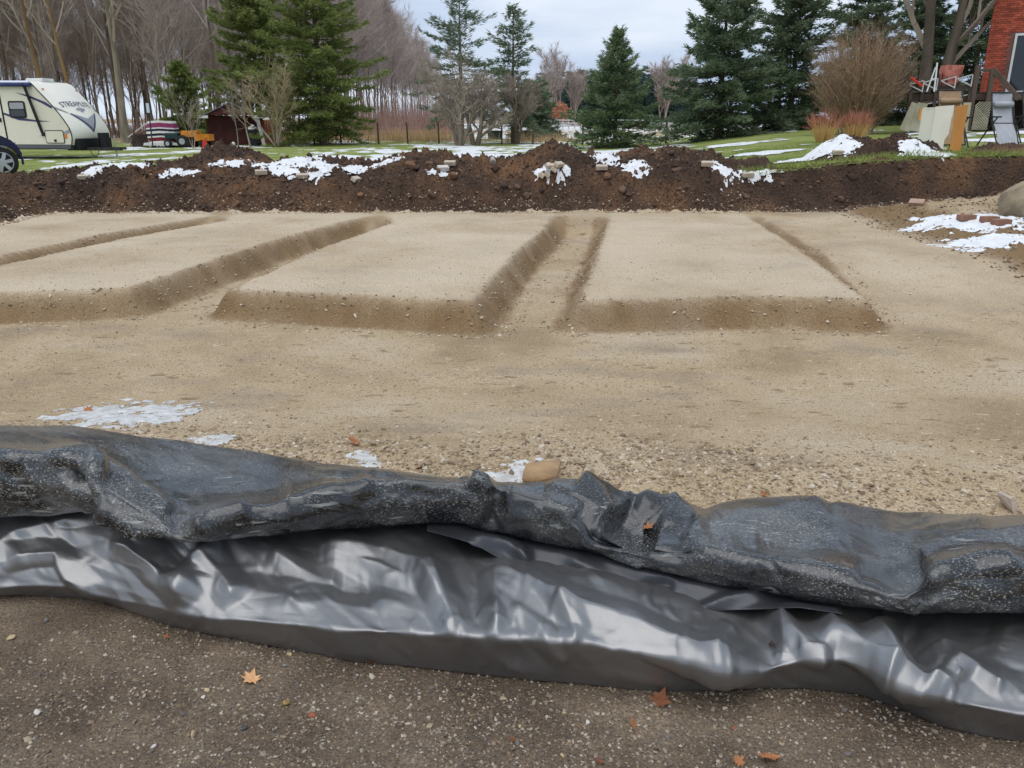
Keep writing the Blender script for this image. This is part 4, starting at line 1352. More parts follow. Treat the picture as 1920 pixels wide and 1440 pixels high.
tm, cm = round_shrub(211, 2.05, 4.1, 680)
plant('shrub', (tm, cm), (M_twig_olive, M_twig_red), spot(1604, 32), 'large rounded leafless brown shrub behind the lawn', 'shrub', parts=('stems', 'twigs'))
M_osier = mat('osier_stems', c8(204, 168, 106), c8(216, 180, 122), 2, 0.8, island=0.25)
M_osier_top = mat('osier_tips', c8(170, 112, 96), c8(188, 122, 100), 2, 0.8, island=0.3)
for px, nm in ((1543, 'left'), (1602, 'right')):
    rng = np.random.default_rng(px)
    n = 260
    a = rng.uniform(0, 6.28, n); r = np.sqrt(rng.uniform(0, 1, n))
    P = np.stack([np.cos(a) * r * 0.22, np.sin(a) * r * 0.2, np.zeros(n)], -1)
    D = np.stack([np.cos(a) * r * 0.34, np.sin(a) * r * 0.30, rng.uniform(0.55, 0.85, n) * (1.1 - 0.25 * r)], -1)
    V, F = blade_arrays(P, D, np.full(n, 0.02), rng)
    st = mesh_np('stems', V, F)
    k = 360; i = rng.integers(0, n, k)
    P2 = (P + D * 0.82)[i] + rng.normal(size=(k, 3)) * 0.05
    D2 = D[i] * 0.35 + rng.normal(size=(k, 3)) * 0.07
    V, F = blade_arrays(P2, D2, np.full(k, 0.016), rng)
    plant('osier_clump', (st, mesh_np('tips', V, F)), (M_osier, M_osier_top), spot(px, 25.5),
          'yellow-stemmed clump with red tips, %s one of the pair below the brown shrub' % nm, 'shrub', 'red-tipped clumps', parts=('stems', 'tips'))

# ---- the big bare tree by the deck
tm, cm = bare_tree(227, 11.0, 0.27, 0.25, 0.5, 12, 3, 0.35, 8, 0.6, 0.012, stems=2, stem_spread=0.07, kids=7, wig=0.05)
plant('maple_tree', (tm, cm), (mat('old_maple_bark', c8(104, 94, 80), c8(78, 70, 60), 3, 0.95, 1.0, 12, stretch=(1, 1, 0.2)), mat('maple_twigs', c8(116, 106, 94), c8(138, 126, 112), 0.6, 0.95, island=0.25)), spot(1735, 33.5), 'big old leafless tree with thick grey trunk beside the deck', 'tree')

# ---- far small trees beyond the field
tm, cm = bare_tree(231, 8.5, 0.14, 0.15, 0.40, 10, 3, 0.55, 5, 0.8, 0.03, stems=3, stem_spread=0.25)
for px, Y, sc, lab in ((1043, 138, 1.15, 'far round bare tree above the russet bush'), (1075, 142, 0.9, 'far bare tree right of the russet bush'), (1242, 122, 0.95, 'far pale bare tree between the evergreen and the spruce row'), (1010, 150, 0.7, 'far bare tree next to the slim spruce')):
    plant('bare_tree', (tm, cm), (M_twig_grey, M_twig), spot(px, Y), lab, 'tree', 'far bare trees', px * 0.1, sc)
rng = np.random.default_rng(7)
n = 1500
d = rng.normal(size=(n, 3)); d /= np.linalg.norm(d, axis=1)[:, None]
P = d * (rng.uniform(0, 1, n) ** 0.45)[:, None] * np.array([1.9, 1.5, 1.7]) + np.array([0, 0, 1.9])
V, F = blade_arrays(P, rng.normal(size=(n, 3)) * 0.22, np.full(n, 0.22), rng)
tm, _ = bare_tree(233, 3.2, 0.05, 0.2, 0.5, 5, 1, 0.3, 3, stems=3)
plant('russet_bush', (tm, mesh_np('crown', V, F)), (M_bark_dark, M_rust), spot(1046, 128), 'small russet-leaved bush in front of the far bare tree', 'bush')

# ---- far conifer line
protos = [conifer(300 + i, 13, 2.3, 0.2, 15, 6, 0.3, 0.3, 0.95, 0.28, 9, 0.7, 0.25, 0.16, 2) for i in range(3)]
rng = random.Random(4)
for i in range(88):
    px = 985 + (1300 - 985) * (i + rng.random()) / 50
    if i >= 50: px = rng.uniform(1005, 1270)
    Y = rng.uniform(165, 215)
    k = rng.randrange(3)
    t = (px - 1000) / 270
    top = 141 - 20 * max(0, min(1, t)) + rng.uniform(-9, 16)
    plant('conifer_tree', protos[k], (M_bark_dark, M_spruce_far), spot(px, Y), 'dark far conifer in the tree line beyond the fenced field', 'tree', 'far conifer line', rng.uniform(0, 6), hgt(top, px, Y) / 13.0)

# ---- hardwood forest on the left
forest = [bare_tree(400 + i, (17, 15, 18, 11, 9)[i], (0.10, 0.13, 0.16, 0.075, 0.06)[i], (0.32, 0.25, 0.36, 0.15, 0.12)[i], 0.5, 12, 3, 0.5, 8, 1.1, 0.017, stems=1, lean=(0.03, 0.05, 0.02, 0.07, 0.08)[i], kids=6, wig=(0.05, 0.07, 0.05, 0.1, 0.1)[i]) for i in range(5)]
rng = random.Random(9)
n_tree = 0
for i in range(160):
    px = rng.uniform(-150, 640)
    Y = rng.uniform(66, 108)
    if 470 < px and Y < 80: continue
    k = rng.randrange(5)
    plant('forest_tree', forest[k], (M_bark_grey if k % 2 else M_bark_dark, M_twig), spot(px, Y), 'slender leafless hardwood standing in the wood on the left', 'tree', 'trees of the bare wood', rng.uniform(0, 6), rng.uniform(0.85, 1.15))
for i in range(60):
    t = (i + rng.random()) / 60
    px = 620 + 185 * t
    Y = rng.uniform(92, 118) + 55 * t
    k = rng.randrange(5)
    top = 2 + 135 * t ** 1.5 + rng.uniform(-14, 22)
    plant('forest_tree', forest[k], (M_bark_grey if k % 2 else M_bark_dark, M_twig), spot(px, Y), 'far leafless hardwood in the stand between the green pine and the tall spruce', 'tree', 'bare trees right of the pine', rng.uniform(0, 6), hgt(top, px, Y) / (17, 15, 18, 11, 9)[k])
# nearer trunks with warm bark
tm, cm = bare_tree(421, 13, 0.20, 0.42, 0.65, 8, 3, 0.25, 6, 0.8, 0.016, wig=0.09)
plant('forest_tree', (tm, cm), (M_bark_warm, M_twig_grey), spot(104, 58), 'thick mossy brown trunk rising behind the trailer roof', 'tree', None, 0.5)
tm, cm = bare_tree(422, 12, 0.17, 0.5, 0.6, 8, 3, 0.25, 6, 0.8, 0.016, wig=0.07)
plant('forest_tree', (tm, cm), (M_bark_warm, M_twig_grey), spot(150, 57), 'orange-brown trunk with a dark knot behind the trailer nose', 'tree', None, 2.5)
tm, cm = bare_tree(423, 13, 0.27, 0.45, 0.5, 9, 3, 0.35, 6, 0.8, 0.016, wig=0.05)
plant('forest_tree', (tm, cm), (M_bark_grey, M_twig_grey), spot(236, 56), 'thickest grey trunk at the edge of the wood right of the trailer', 'tree', None, 1.5)

# ---- undergrowth, reeds and grass
rng = np.random.default_rng(31)


def scatter_blades(name, n, xr, yr, hr, w, m, mask=None, lean=0.25, zf=lawn_z, px_mode=True, label=None):
    if px_mode:
        px = rng.uniform(xr[0], xr[1], n); Y = rng.uniform(yr[0], yr[1], n)
        X = (px - 960) / FPX * (Y * CP + 1.4 * SP)
    else:
        X = rng.uniform(xr[0], xr[1], n); Y = rng.uniform(yr[0], yr[1], n)
    if mask is not None:
        k = mask(X, Y); X, Y = X[k], Y[k]
    Z = zf(X, Y)
    h = rng.uniform(hr[0], hr[1], len(X))
    D = np.stack([rng.normal(size=len(X)) * lean * h, rng.normal(size=len(X)) * lean * h, h], -1)
    P = np.stack([X, Y, Z - 0.02], -1)
    V, F = blade_arrays(P, D, np.full(len(P), w), rng)
    o = add(name, mesh_np(name, V, F), m)
    return tag(o, label, kind='stuff')


scatter_blades('undergrowth', 9000, (-120, 820), (66, 92), (0.5, 2.6), 0.03, M_brush, lambda X, Y: fbm(X * 0.25, Y * 0.25, 3, 3) > -0.15, 0.35)
scatter_blades('undergrowth', 9000, (610, 860), (74, 110), (0.8, 4.4), 0.035, M_brush, lambda X, Y: fbm(X * 0.2, Y * 0.2, 3, 4) > -0.25, 0.3)
scatter_blades('reeds', 5500, (490, 890), (54, 66), (0.35, 1.05), 0.03, M_reed, lambda X, Y: fbm(X * 0.25, Y * 0.25, 3, 13) > -0.2, 0.12)
scatter_blades('reeds', 1600, (880, 1110), (52, 58), (0.3, 0.85), 0.028, M_reed, lambda X, Y: fbm(X * 0.3, Y * 0.3, 3, 14) > 0.1, 0.15)
scatter_blades('dry_grass', 9000, (800, 1300), (52, 95), (0.15, 0.45), 0.035, M_drygrass, lambda X, Y: fbm(X * 0.2, Y * 0.2, 3, 15) > 0.05, 0.3)
M_grass = mat('grass_blades', c8(120, 138, 62), c8(164, 170, 100), 0.5, 0.8, island=0.4, trans=0.3)
scatter_blades('lawn_grass', 60000, (-15, 16), (15.4, 27), (0.03, 0.085), 0.012, M_grass, lambda X, Y: (pit_s(X, Y) > np.where(X > 4.5, 0.75, 2.8)) & (ground(X, Y, False) - lawn_z(X, Y) < 0.06), 0.5, px_mode=False)
# long turf hanging over the cut edge on the right
n = 9000
X = rng.uniform(4.3, 14, n); Y = rng.uniform(14.9, 16.3, n); S = pit_s(X, Y)
k = (S > 0.5) & (S < 1.1) & (fbm(X * 1.3, Y * 1.3, 3, 55) > -0.3); X, Y, S = X[k], Y[k], S[k]
h = rng.uniform(0.06, 0.20, len(X)); f = 1 - sst(0.5, 0.9, S)
D = np.stack([rng.normal(size=len(X)) * 0.4 * h, -h * (0.3 + 1.0 * f) * rng.uniform(0.2, 1, len(X)), h * (0.75 - 1.1 * f * rng.uniform(0, 1, len(X)))], -1)
P = np.stack([X, Y, np.maximum(ground(X, Y), lawn_z(X, Y))], -1)
V, F = blade_arrays(P, D, np.full(len(P), 0.014), rng)
tag(add('edge_turf', mesh_np('edge_turf', V, F), M_grass), kind='stuff')
# ================================================================== things
M_white = mat('white_paint', (0.72, 0.73, 0.72, 1), (0.62, 0.63, 0.62, 1), 3, 0.5)
M_cream = mat('cream_gelcoat', c8(226, 220, 200), c8(214, 208, 188), 0.8, 0.35, spec=0.5)
M_cap = mat('white_gelcoat', c8(236, 232, 218), c8(226, 222, 208), 0.8, 0.3, spec=0.5)
M_blackp = mat('black_plastic_trim', (0.012, 0.012, 0.014, 1), None, rough=0.5)
M_rubber = mat('tyre_rubber', (0.016, 0.016, 0.016, 1), (0.03, 0.03, 0.03, 1), 8, 0.9)
M_darkmetal = mat('dark_metal', (0.02, 0.02, 0.022, 1), (0.05, 0.045, 0.04, 1), 6, 0.6)
M_alloy = mat('alloy', (0.5, 0.51, 0.53, 1), None, rough=0.35, metallic=0.8)
M_glass = mat('dark_glass', (0.02, 0.022, 0.025, 1), None, rough=0.08, spec=0.8)
M_glass_pale = mat('shade_glass', (0.30, 0.31, 0.33, 1), None, rough=0.15, spec=0.8)
M_navy = mat('navy_decal', c8(62, 66, 100), None, rough=0.4)
M_greydecal = mat('grey_decal', c8(150, 152, 160), None, rough=0.4)
M_amber = mat('amber_lens', (0.8, 0.2, 0.02, 1), None, rough=0.3)
M_awning = mat('blue_awning_fabric', c8(52, 56, 96), c8(66, 70, 112), 5, 0.8)
M_carpaint = mat('dark_blue_car_paint', c8(22, 27, 62), None, rough=0.3, spec=0.4, coat=0.2)
M_maroon = mat('maroon_siding', c8(70, 38, 36), c8(86, 48, 44), 2, 0.8, 0.2, 12)
M_shingle = mat('grey_shingles', c8(98, 98, 102), c8(124, 124, 128), 3, 0.95, 0.4, 25)
M_wood_old = mat('weathered_wood', c8(74, 62, 54), c8(98, 84, 72), 3, 0.9, 0.4, 20, stretch=(1, 1, 0.2))
M_wood_dark = mat('dark_deck_wood', c8(56, 46, 42), c8(80, 66, 58), 3, 0.9, 0.4, 20)
M_wood_pale = mat('pale_boards', c8(150, 146, 122), c8(172, 166, 144), 3, 0.9, 0.3, 15)
M_post = mat('fence_post_wood', c8(70, 58, 50), c8(94, 78, 66), 4, 0.95, 0.4, 20)
M_postgrey = mat('grey_fence_boards', c8(168, 166, 164), c8(188, 186, 184), 4, 0.9)
M_orange = mat('orange_plywood', c8(196, 132, 66), c8(208, 146, 78), 2, 0.6, stretch=(1, 1, 0.15))
M_orangecart = mat('orange_paint', c8(216, 140, 44), c8(204, 126, 38), 3, 0.5)
M_red = mat('red_paint', c8(190, 52, 34), None, rough=0.5)
M_greenpaint = mat('dark_green_paint', c8(36, 58, 58), None, rough=0.5)
M_tan = mat('tan_fabric', c8(160, 132, 104), c8(172, 146, 116), 8, 0.9)
M_greyfab = mat('grey_sling_fabric', c8(164, 166, 172), c8(176, 178, 184), 8, 0.85, 0.1, 90)
M_stone = mat('field_stone', c8(150, 138, 120), c8(116, 108, 94), 4, 0.9, 0.7, 22)
M_boulder = mat('boulder_stone', c8(156, 140, 116), c8(112, 102, 84), 2.6, 0.92, 0.9, 18)
M_paver = mat('paver_brick', c8(176, 148, 130), c8(156, 128, 112), 5, 0.9, 0.4, 40)
M_palepaver = mat('pale_block', c8(192, 178, 160), c8(172, 158, 140), 5, 0.9, 0.4, 40)
M_redpaver = mat('red_brown_paver', c8(150, 112, 92), c8(130, 96, 80), 5, 0.9, 0.4, 40)

# ------------------------------------------------------------------ travel trailer
TZ = lz(-18, 34)
p0 = at_y(137, 272, 33.2)
tr = empty('travel_trailer', (p0[0], p0[1], TZ), rad(-9), 'cream travel trailer with white sloped nose lettered STREAMLITE on the lawn', 'trailer')
FL = p0[2] - TZ            # underside of the body above the lawn
H0 = 2.98
PROF = [(-0.06, FL), (0.02, FL + 0.28), (0.0, FL + 0.52), (-0.12, FL + 0.80), (-0.49, FL + 1.34), (-1.02, FL + 1.92), (-1.24, FL + 2.16), (-1.40, FL + 2.34), (-1.62, FL + 2.40)]
W, LEN = 2.4, 6.2
# shell: side outline extruded
out2 = PROF + [(-LEN, FL + 2.40), (-LEN - 0.1, FL + 2.2), (-LEN - 0.1, FL)]
m = MB(); n = len(out2)
m.poly([(x, 0, z) for x, z in out2] + [(x, W, z) for x, z in out2], [tuple(range(n)), tuple(reversed(range(n, 2 * n)))] + [(i, i + n, (i + 1) % n + n, (i + 1) % n) for i in range(n) if i >= len(PROF) - 1 or i == n - 1])
m.build('body', M_cream, tr)
# moulded front cap, bulging a little in the middle
nw = 13
m = MB(); fine = []
for a, b in zip(PROF[:-1], PROF[1:]):
    for k in range(4):
        fine.append((a[0] + (b[0] - a[0]) * k / 4, a[1] + (b[1] - a[1]) * k / 4))
fine.append(PROF[-1])
fine = np.array(fine)
for _ in range(4):
    fine[1:-1] = 0.5 * fine[1:-1] + 0.25 * (fine[:-2] + fine[2:])


def cap_pt(s, v, lift=0.0):
    """s: height along the cap outline 0..1, v: across 0..1"""
    zz = FL + 2.40 * s; i = int(np.clip(np.searchsorted(fine[:, 1], zz) - 1, 0, len(fine) - 2)); t = i + float(np.clip((zz - fine[i, 1]) / (fine[i + 1, 1] - fine[i, 1] + 1e-9), 0, 1))
    q = fine[i] * (1 - t + i) + fine[i + 1] * (t - i)
    d = fine[i + 1] - fine[i]; nn = np.array([d[1], -d[0]]); nn /= np.linalg.norm(nn); nn *= np.sign(nn[0]) or 1
    b = 0.16 * (1 - (2 * v - 1) ** 2) * (1 - abs(2 * s - 1) ** 3)
    b += 0.012 + lift
    return (q[0] + nn[0] * b, W * v, q[1] + nn[1] * b)


ns = len(fine)
m.poly([cap_pt(i / (ns - 1), j / (nw - 1)) for i in range(ns) for j in range(nw)], [(i * nw + j, i * nw + j + 1, (i + 1) * nw + j + 1, (i + 1) * nw + j) for i in range(ns - 1) for j in range(nw - 1)])
cap = m.build('front_cap', M_cap, tr, smooth=True)
# black edge moulding between side and cap
m = MB(); m.tube([(q[0] + 0.01, -0.012, q[1]) for q in fine], 0.022, 6); m.build('edge_moulding', M_blackp, tr)
m = MB(); m.tube([(q[0] + 0.01, W + 0.012, q[1]) for q in fine], 0.022, 6); m.build('edge_moulding', M_blackp, tr)


def cap_decal(name, polys, mt, lift=0.02, parent=cap):
    """flat shapes given in (across, along) units of the cap"""
    m = MB()
    for pl in polys:
        for k in range(1, len(pl) - 1):
            A_, B_, C_ = np.array(pl[0]), np.array(pl[k]), np.array(pl[k + 1]); N_ = 8; idx = {}; pts = []
            for i in range(N_ + 1):
                for j in range(N_ + 1 - i):
                    q = A_ + (B_ - A_) * i / N_ + (C_ - A_) * j / N_; idx[(i, j)] = len(pts); pts.append(cap_pt(q[1], q[0], lift))
            fs = [(idx[(i, j)], idx[(i + 1, j)], idx[(i, j + 1)]) for i in range(N_) for j in range(N_ - i)] + [(idx[(i + 1, j)], idx[(i + 1, j + 1)], idx[(i, j + 1)]) for i in range(N_ - 1) for j in range(N_ - 1 - i)]
            m.poly(pts, fs)
    return m.build(name, mt, parent)


def cap_text(body, v0, v1, s0, s1, mt):
    cu = bpy.data.curves.new('lettering', 'FONT'); cu.body = body; cu.align_x = 'LEFT'; cu.resolution_u = 2
    to = bpy.data.objects.new('lettering_src', cu); COL.objects.link(to)
    dg = bpy.context.evaluated_depsgraph_get(); me = bpy.data.meshes.new_from_object(to.evaluated_get(dg))
    bpy.data.objects.remove(to)
    co = np.array([v.co[:2] for v in me.vertices]); mn, mx_ = co.min(0), co.max(0)
    for v, c in zip(me.vertices, co):
        t = (c - mn) / (mx_ - mn)
        v.co = cap_pt(s0 + (s1 - s0) * t[1], v0 + (v1 - v0) * t[0], 0.022)
    o = add('lettering', me, mt, cap)
    return o


cap_text('STREAMLITE', 0.14, 0.86, 0.565, 0.645, M_navy)
cap_decal('chevron_emblem', [[(0.24, 0.455), (0.50, 0.375), (0.50, 0.245)], [(0.76, 0.455), (0.50, 0.245), (0.50, 0.375)]], M_greydecal)
cap_decal('chevron_outline', [[(0.18, 0.465), (0.215, 0.468), (0.50, 0.225), (0.50, 0.185)], [(0.82, 0.465), (0.50, 0.185), (0.50, 0.225), (0.785, 0.468)]], M_navy, 0.024)
cap_decal('crest', [[(0.38, 0.525), (0.50, 0.55), (0.62, 0.525), (0.58, 0.50), (0.50, 0.515), (0.42, 0.50)], [(0.45, 0.495), (0.50, 0.505), (0.55, 0.495), (0.50, 0.475)]], M_greydecal, 0.024)
cap_decal('swoosh', [[(0.0, 0.56), (0.0, 0.60), (0.10, 0.53), (0.17, 0.48), (0.18, 0.465)]], M_greydecal, 0.022)
cap_decal('swoosh', [[(1.0, 0.60), (1.0, 0.64), (0.95, 0.57), (0.93, 0.52), (0.95, 0.505)]], M_greydecal, 0.022)
for v in (0.1, 0.93):
    q = cap_pt(0.86, v, 0.03); MB().box(q, (0.05, 0.10, 0.03)).build('marker_light', M_amber, tr)


def side(name, pts, mt, y=-0.012, parent=None):
    m = MB(); m.poly([(x, y, z) for x, z in pts] + [(x, y + 0.01, z) for x, z in pts], [tuple(range(len(pts)))] + [(i, (i + 1) % len(pts), (i + 1) % len(pts) + len(pts), i + len(pts)) for i in range(len(pts))])
    return m.build(name, mt, parent or tr)


def rrect(x0, z0, x1, z1, r, k=4):
    pts = []
    for cx, cz, a0 in ((x1 - r, z1 - r, 0), (x0 + r, z1 - r, 90), (x0 + r, z0 + r, 180), (x1 - r, z0 + r, 270)):
        for i in range(k + 1):
            a = rad(a0 + 90 * i / k); pts.append((cx + r * math.cos(a), cz + r * math.sin(a)))
    return pts


# side graphics
side('side_stripe', [(-2.15, FL + 1.98), (-1.6, FL + 1.88), (-0.9, FL + 1.62), (-0.62, FL + 1.44), (-0.68, FL + 1.38), (-1.1, FL + 1.60), (-1.6, FL + 1.80)], M_navy, -0.010)
side('side_stripe', [(-2.9, FL + 1.25), (-2.2, FL + 1.05), (-1.5, FL + 0.95), (-0.85, FL + 0.90), (-1.4, FL + 0.88), (-2.2, FL + 0.94), (-2.9, FL + 1.18)], M_navy, -0.010)
side('side_stripe', [(-1.5, FL + 0.34), (-0.5, FL + 0.42), (-0.02, FL + 0.62), (0.0, FL + 0.48), (-0.5, FL + 0.34)], M_greydecal, -0.010)
# window with two panes
wf = side('window', rrect(-2.55, FL + 1.02, -1.80, FL + 1.66, 0.09), M_blackp, -0.022)
side('pane', rrect(-2.48, FL + 1.36, -1.87, FL + 1.60, 0.05), M_glass_pale, -0.030, wf)
side('pane', rrect(-2.48, FL + 1.08, -1.87, FL + 1.32, 0.05), M_glass, -0.030, wf)
# entry door
dr = side('door', rrect(-3.75, FL + 0.06, -2.83, FL + 2.05, 0.16), M_blackp, -0.016)
side('door_leaf', rrect(-3.70, FL + 0.10, -2.89, FL + 2.00, 0.13), M_cream, -0.024, dr)
side('door_window', rrect(-3.55, FL + 1.20, -3.05, FL + 1.85, 0.08), M_glass, -0.032, dr)
MB().box((-2.98, -0.06, FL + 0.95), (0.05, 0.06, 0.16)).build('door_handle', M_blackp, dr)
# storage hatch
hb = side('storage_hatch', rrect(-1.15, FL + 0.06, -0.32, FL + 0.56, 0.06), M_blackp, -0.016)
side('hatch_panel', rrect(-1.12, FL + 0.09, -0.35, FL + 0.53, 0.05), M_cream, -0.022, hb)
MB().box((-0.72, -0.03, FL + 0.17), (0.10, 0.02, 0.09)).build('latch', M_blackp, hb)
MB().box((-0.25, -0.022, FL + 0.34), (0.09, 0.02, 0.15)).build('marker_light', M_amber, tr)
# skirt, frame and running gear
MB().box((-LEN / 2 - 0.05, W / 2, FL - 0.09), (LEN, W - 0.06, 0.17)).build('chassis', M_darkmetal, tr)
side('skirt', [(-LEN, FL + 0.02), (-0.1, FL + 0.02), (-0.1, FL - 0.14), (-LEN, FL - 0.14)], mat('grey_skirt', c8(92, 92, 96), None, rough=0.6), -0.014)
m = MB(); m.box((0.06, W / 2, FL + 0.03), (0.20, W - 0.3, 0.42)); m.build('stone_guard', M_blackp, tr, bevel=0.03)
m = MB()
m.bar((-0.5, 0.35, FL - 0.16), (1.25, W / 2 - 0.06, FL - 0.18), 0.09, 0.12); m.bar((-0.5, W - 0.35, FL - 0.16), (1.25, W / 2 + 0.06, FL - 0.18), 0.09, 0.12)
m.box((1.33, W / 2, FL - 0.16), (0.28, 0.10, 0.10)); m.build('tow_frame', M_darkmetal, tr)
MB().tube([(0.55, W / 2, FL - 0.2), (0.55, W / 2, FL + 0.45)], 0.22, 16).build('gas_bottle_cover', M_blackp, tr, smooth=False)
m = MB(); m.tube([(1.02, W / 2, FL + 0.35), (1.02, W / 2, TZ * 0 + 0.06)], 0.035, 8); m.box((1.02, W / 2, 0.03), (0.2, 0.2, 0.04)); m.build('jack', M_alloy, tr)
m = MB(); m.tube([(0.30 + 0.18 * math.cos(a), W / 2 - 0.35, FL - 0.22 + 0.24 * math.sin(a)) for a in np.linspace(0, math.pi, 13) + math.pi], 0.014, 5); m.build('breakaway_cable', M_blackp, tr)
for ax in (-3.2, -4.1):
    w = MB().lathe([(0.02, 0.20), (0.0, 0.30), (0.05, 0.345), (0.19, 0.345), (0.24, 0.30)], 24, 'Y', (ax, 0.03, 0.345)).build('tyre', M_rubber, tr, smooth=True)
    MB().lathe([(-0.01, 0.05), (-0.012, 0.2), (0.05, 0.21)], 20, 'Y', (ax, 0.04, 0.345)).build('rim', M_alloy, w)
# awning: roller, blue valance and black arm
m = MB(); m.tube([(-5.9, -0.10, FL + 2.30), (-1.35, -0.10, FL + 2.26)], 0.075, 12); m.build('awning_roller', M_awning, tr)
m = MB(); m.tube([(-5.9, -0.075, FL + 2.39), (-1.4, -0.075, FL + 2.35)], 0.055, 8); m.build('awning_cover', mat('white_vinyl', c8(226, 230, 240), None, rough=0.5), tr)
m = MB(); m.bar((-1.62, -0.13, FL + 2.30), (-1.22, -0.05, FL + 0.46), 0.10, 0.07); m.box((-1.20, -0.04, FL + 0.40), (0.12, 0.06, 0.12)); m.build('awning_arm', M_blackp, tr)
m = MB(); m.box((-1.9, W / 2, FL + 2.47), (0.75, 0.7, 0.14)); m.build('roof_vent', M_white, tr, bevel=0.04)

# ------------------------------------------------------------------ dark blue car, front wheel in view
cp = at_y(6, 311, 21.5)
cg = float(ground(np.array([cp[0]]), np.array([cp[1]]))[0])
car = empty('car', (cp[0], cp[1], cg), rad(36), 'dark blue car cut off by the left edge, front wheel showing', 'car')
WR = 0.37
# body outline in side view (x forward), wheel arches cut in
arch = lambda cx: [(cx + 0.44 * math.cos(a), WR + 0.44 * math.sin(a)) for a in np.linspace(-0.15, math.pi + 0.15, 13)]
low = [(0.455, 0.42)] + arch(0.0)[1:] + arch(-2.75)[0:13] + [(-3.6, 0.36)]
top = [(-3.66, 0.9), (-3.55, 1.25), (-3.2, 1.72), (-2.2, 1.80), (-1.4, 1.74), (-0.75, 1.20), (-0.2, 1.10), (0.08, 1.03), (0.28, 0.92), (0.42, 0.74), (0.475, 0.58)]
ol = low + top; n = len(ol)
m = MB(); BWid = 1.75
ins = lambda z: 0.0 if z < 1.2 else 0.18 * (z - 1.2) / 0.6
m.poly([(x, ins(z), z) for x, z in ol] + [(x, BWid - ins(z), z) for x, z in ol], [tuple(range(n)), tuple(reversed(range(n, 2 * n)))] + [(i, i + n, (i + 1) % n + n, (i + 1) % n) for i in range(n)])
m.build('body', M_carpaint, car)
m = MB()
for cx in (0.0, -2.75):
    pts = [(cx + 0.46 * math.cos(a), -0.012, WR + 0.46 * math.sin(a)) for a in np.linspace(-0.15, math.pi + 0.15, 15)]
    m = MB(); m.tube(pts, 0.03, 6); m.build('arch_trim', M_carpaint, car)
for cx in (0.0, -2.75):
    for yy, sg in ((0.02, 1), (BWid - 0.24, 1)):
        t = MB().lathe([(0.0, 0.26), (-0.02, 0.33), (0.03, WR), (0.19, WR), (0.22, 0.3)], 28, 'Y', (cx, yy, WR)).build('tyre', M_rubber, car, smooth=True)
        MB().lathe([(0.10, 0.02), (0.10, 0.225), (0.02, 0.232), (0.0, 0.245), (0.08, 0.262)], 28, 'Y', (cx, yy, WR)).build('shaded_rim_barrel', M_darkmetal, t)  # recessed alloy barrel behind the spokes, its shade put into the dark colour
        m = MB()
        m.tube([(cx + 0.248 * math.cos(a), yy - 0.008, WR + 0.248 * math.sin(a)) for a in np.linspace(0, 2 * math.pi, 29)], 0.016, 6, False)
        for k in range(6):
            a = k * math.pi / 3 + 0.2
            m.bar((cx, yy - 0.01, WR), (cx + 0.24 * math.cos(a), yy + 0.0, WR + 0.24 * math.sin(a)), 0.05, 0.085, up=(-math.sin(a), 0, math.cos(a)))
        m.lathe([(-0.03, 0.05), (-0.02, 0.07), (0.05, 0.07)], 16, 'Y', (cx, yy, WR))
        m.build('rim', M_alloy, t)
m = MB(); m.box((0.36, 0.55, 0.80), (0.10, 0.34, 0.12)); m.build('headlight', M_glass_pale, car, bevel=0.02)
m = MB(); m.poly([(-0.95, 0.06, 1.24), (-1.45, 0.15, 1.66), (-2.2, 0.16, 1.70), (-2.2, 0.02, 1.22)], [(0, 1, 2, 3)]); m.build('side_window', M_glass, car)

# ------------------------------------------------------------------ shed
sp = spot(438, 50.5)
sh = empty('shed', (sp[0], sp[1], sp[2]), rad(14), 'maroon garden shed with grey roof and open lean-to front', 'shed')
SW, SD, SH, RH = 3.0, 3.4, 1.72, 0.72


def planks(name, x0, x1, y, z0, top, mt, parent, step=0.20, axis='x', t=0.03):
    k = max(1, int(round((x1 - x0) / step))); st = (x1 - x0) / k
    for i in range(k):
        a, b = x0 + st * i + 0.006, x0 + st * (i + 1) - 0.006
        za, zb = top(a), top(b)
        m = MB()
        P = [(a, y - t, z0), (b, y - t, z0), (b, y - t, zb), (a, y - t, za), (a, y, z0), (b, y, z0), (b, y, zb), (a, y, za)]
        if axis == 'y': P = [(q[1], q[0], q[2]) for q in P]
        m.poly(P, [(0, 1, 2, 3), (7, 6, 5, 4), (0, 4, 5, 1), (1, 5, 6, 2), (2, 6, 7, 3), (3, 7, 4, 0)])
        m.build(name, mt, parent)


gable = lambda x: SH + RH * (1 - abs(x) / (SW / 2))
wb = MB(); wb.poly([(-SW / 2, 0.9, 0), (SW / 2, 0.9, 0), (SW / 2, 0.9, SH), (-SW / 2, 0.9, SH), (-SW / 2, SD, 0), (SW / 2, SD, 0), (SW / 2, SD, SH), (-SW / 2, SD, SH)],
                  [(0, 1, 2, 3), (5, 4, 7, 6), (4, 0, 3, 7), (1, 5, 6, 2)]).build('wall', M_maroon, sh)
planks('plank', -SW / 2, SW / 2, 0.9, 0.0, lambda x: SH, M_maroon, sh, 0.25)
planks('plank', 0.92, SD, SW / 2 + 0.03, 0.0, lambda x: SH, M_maroon, sh, 0.3, 'y')
gb = MB().poly([(-SW / 2 - 0.1, 0.0, SH + 0.02), (SW / 2 + 0.1, 0.0, SH + 0.02), (0, 0.0, SH + RH)], [(0, 1, 2)]).build('gable', M_maroon, sh)
planks('plank', -SW / 2, SW / 2, -0.005, SH + 0.03, lambda x: max(SH + 0.06, gable(x) - 0.05), M_maroon, sh, 0.25)
rf = MB()
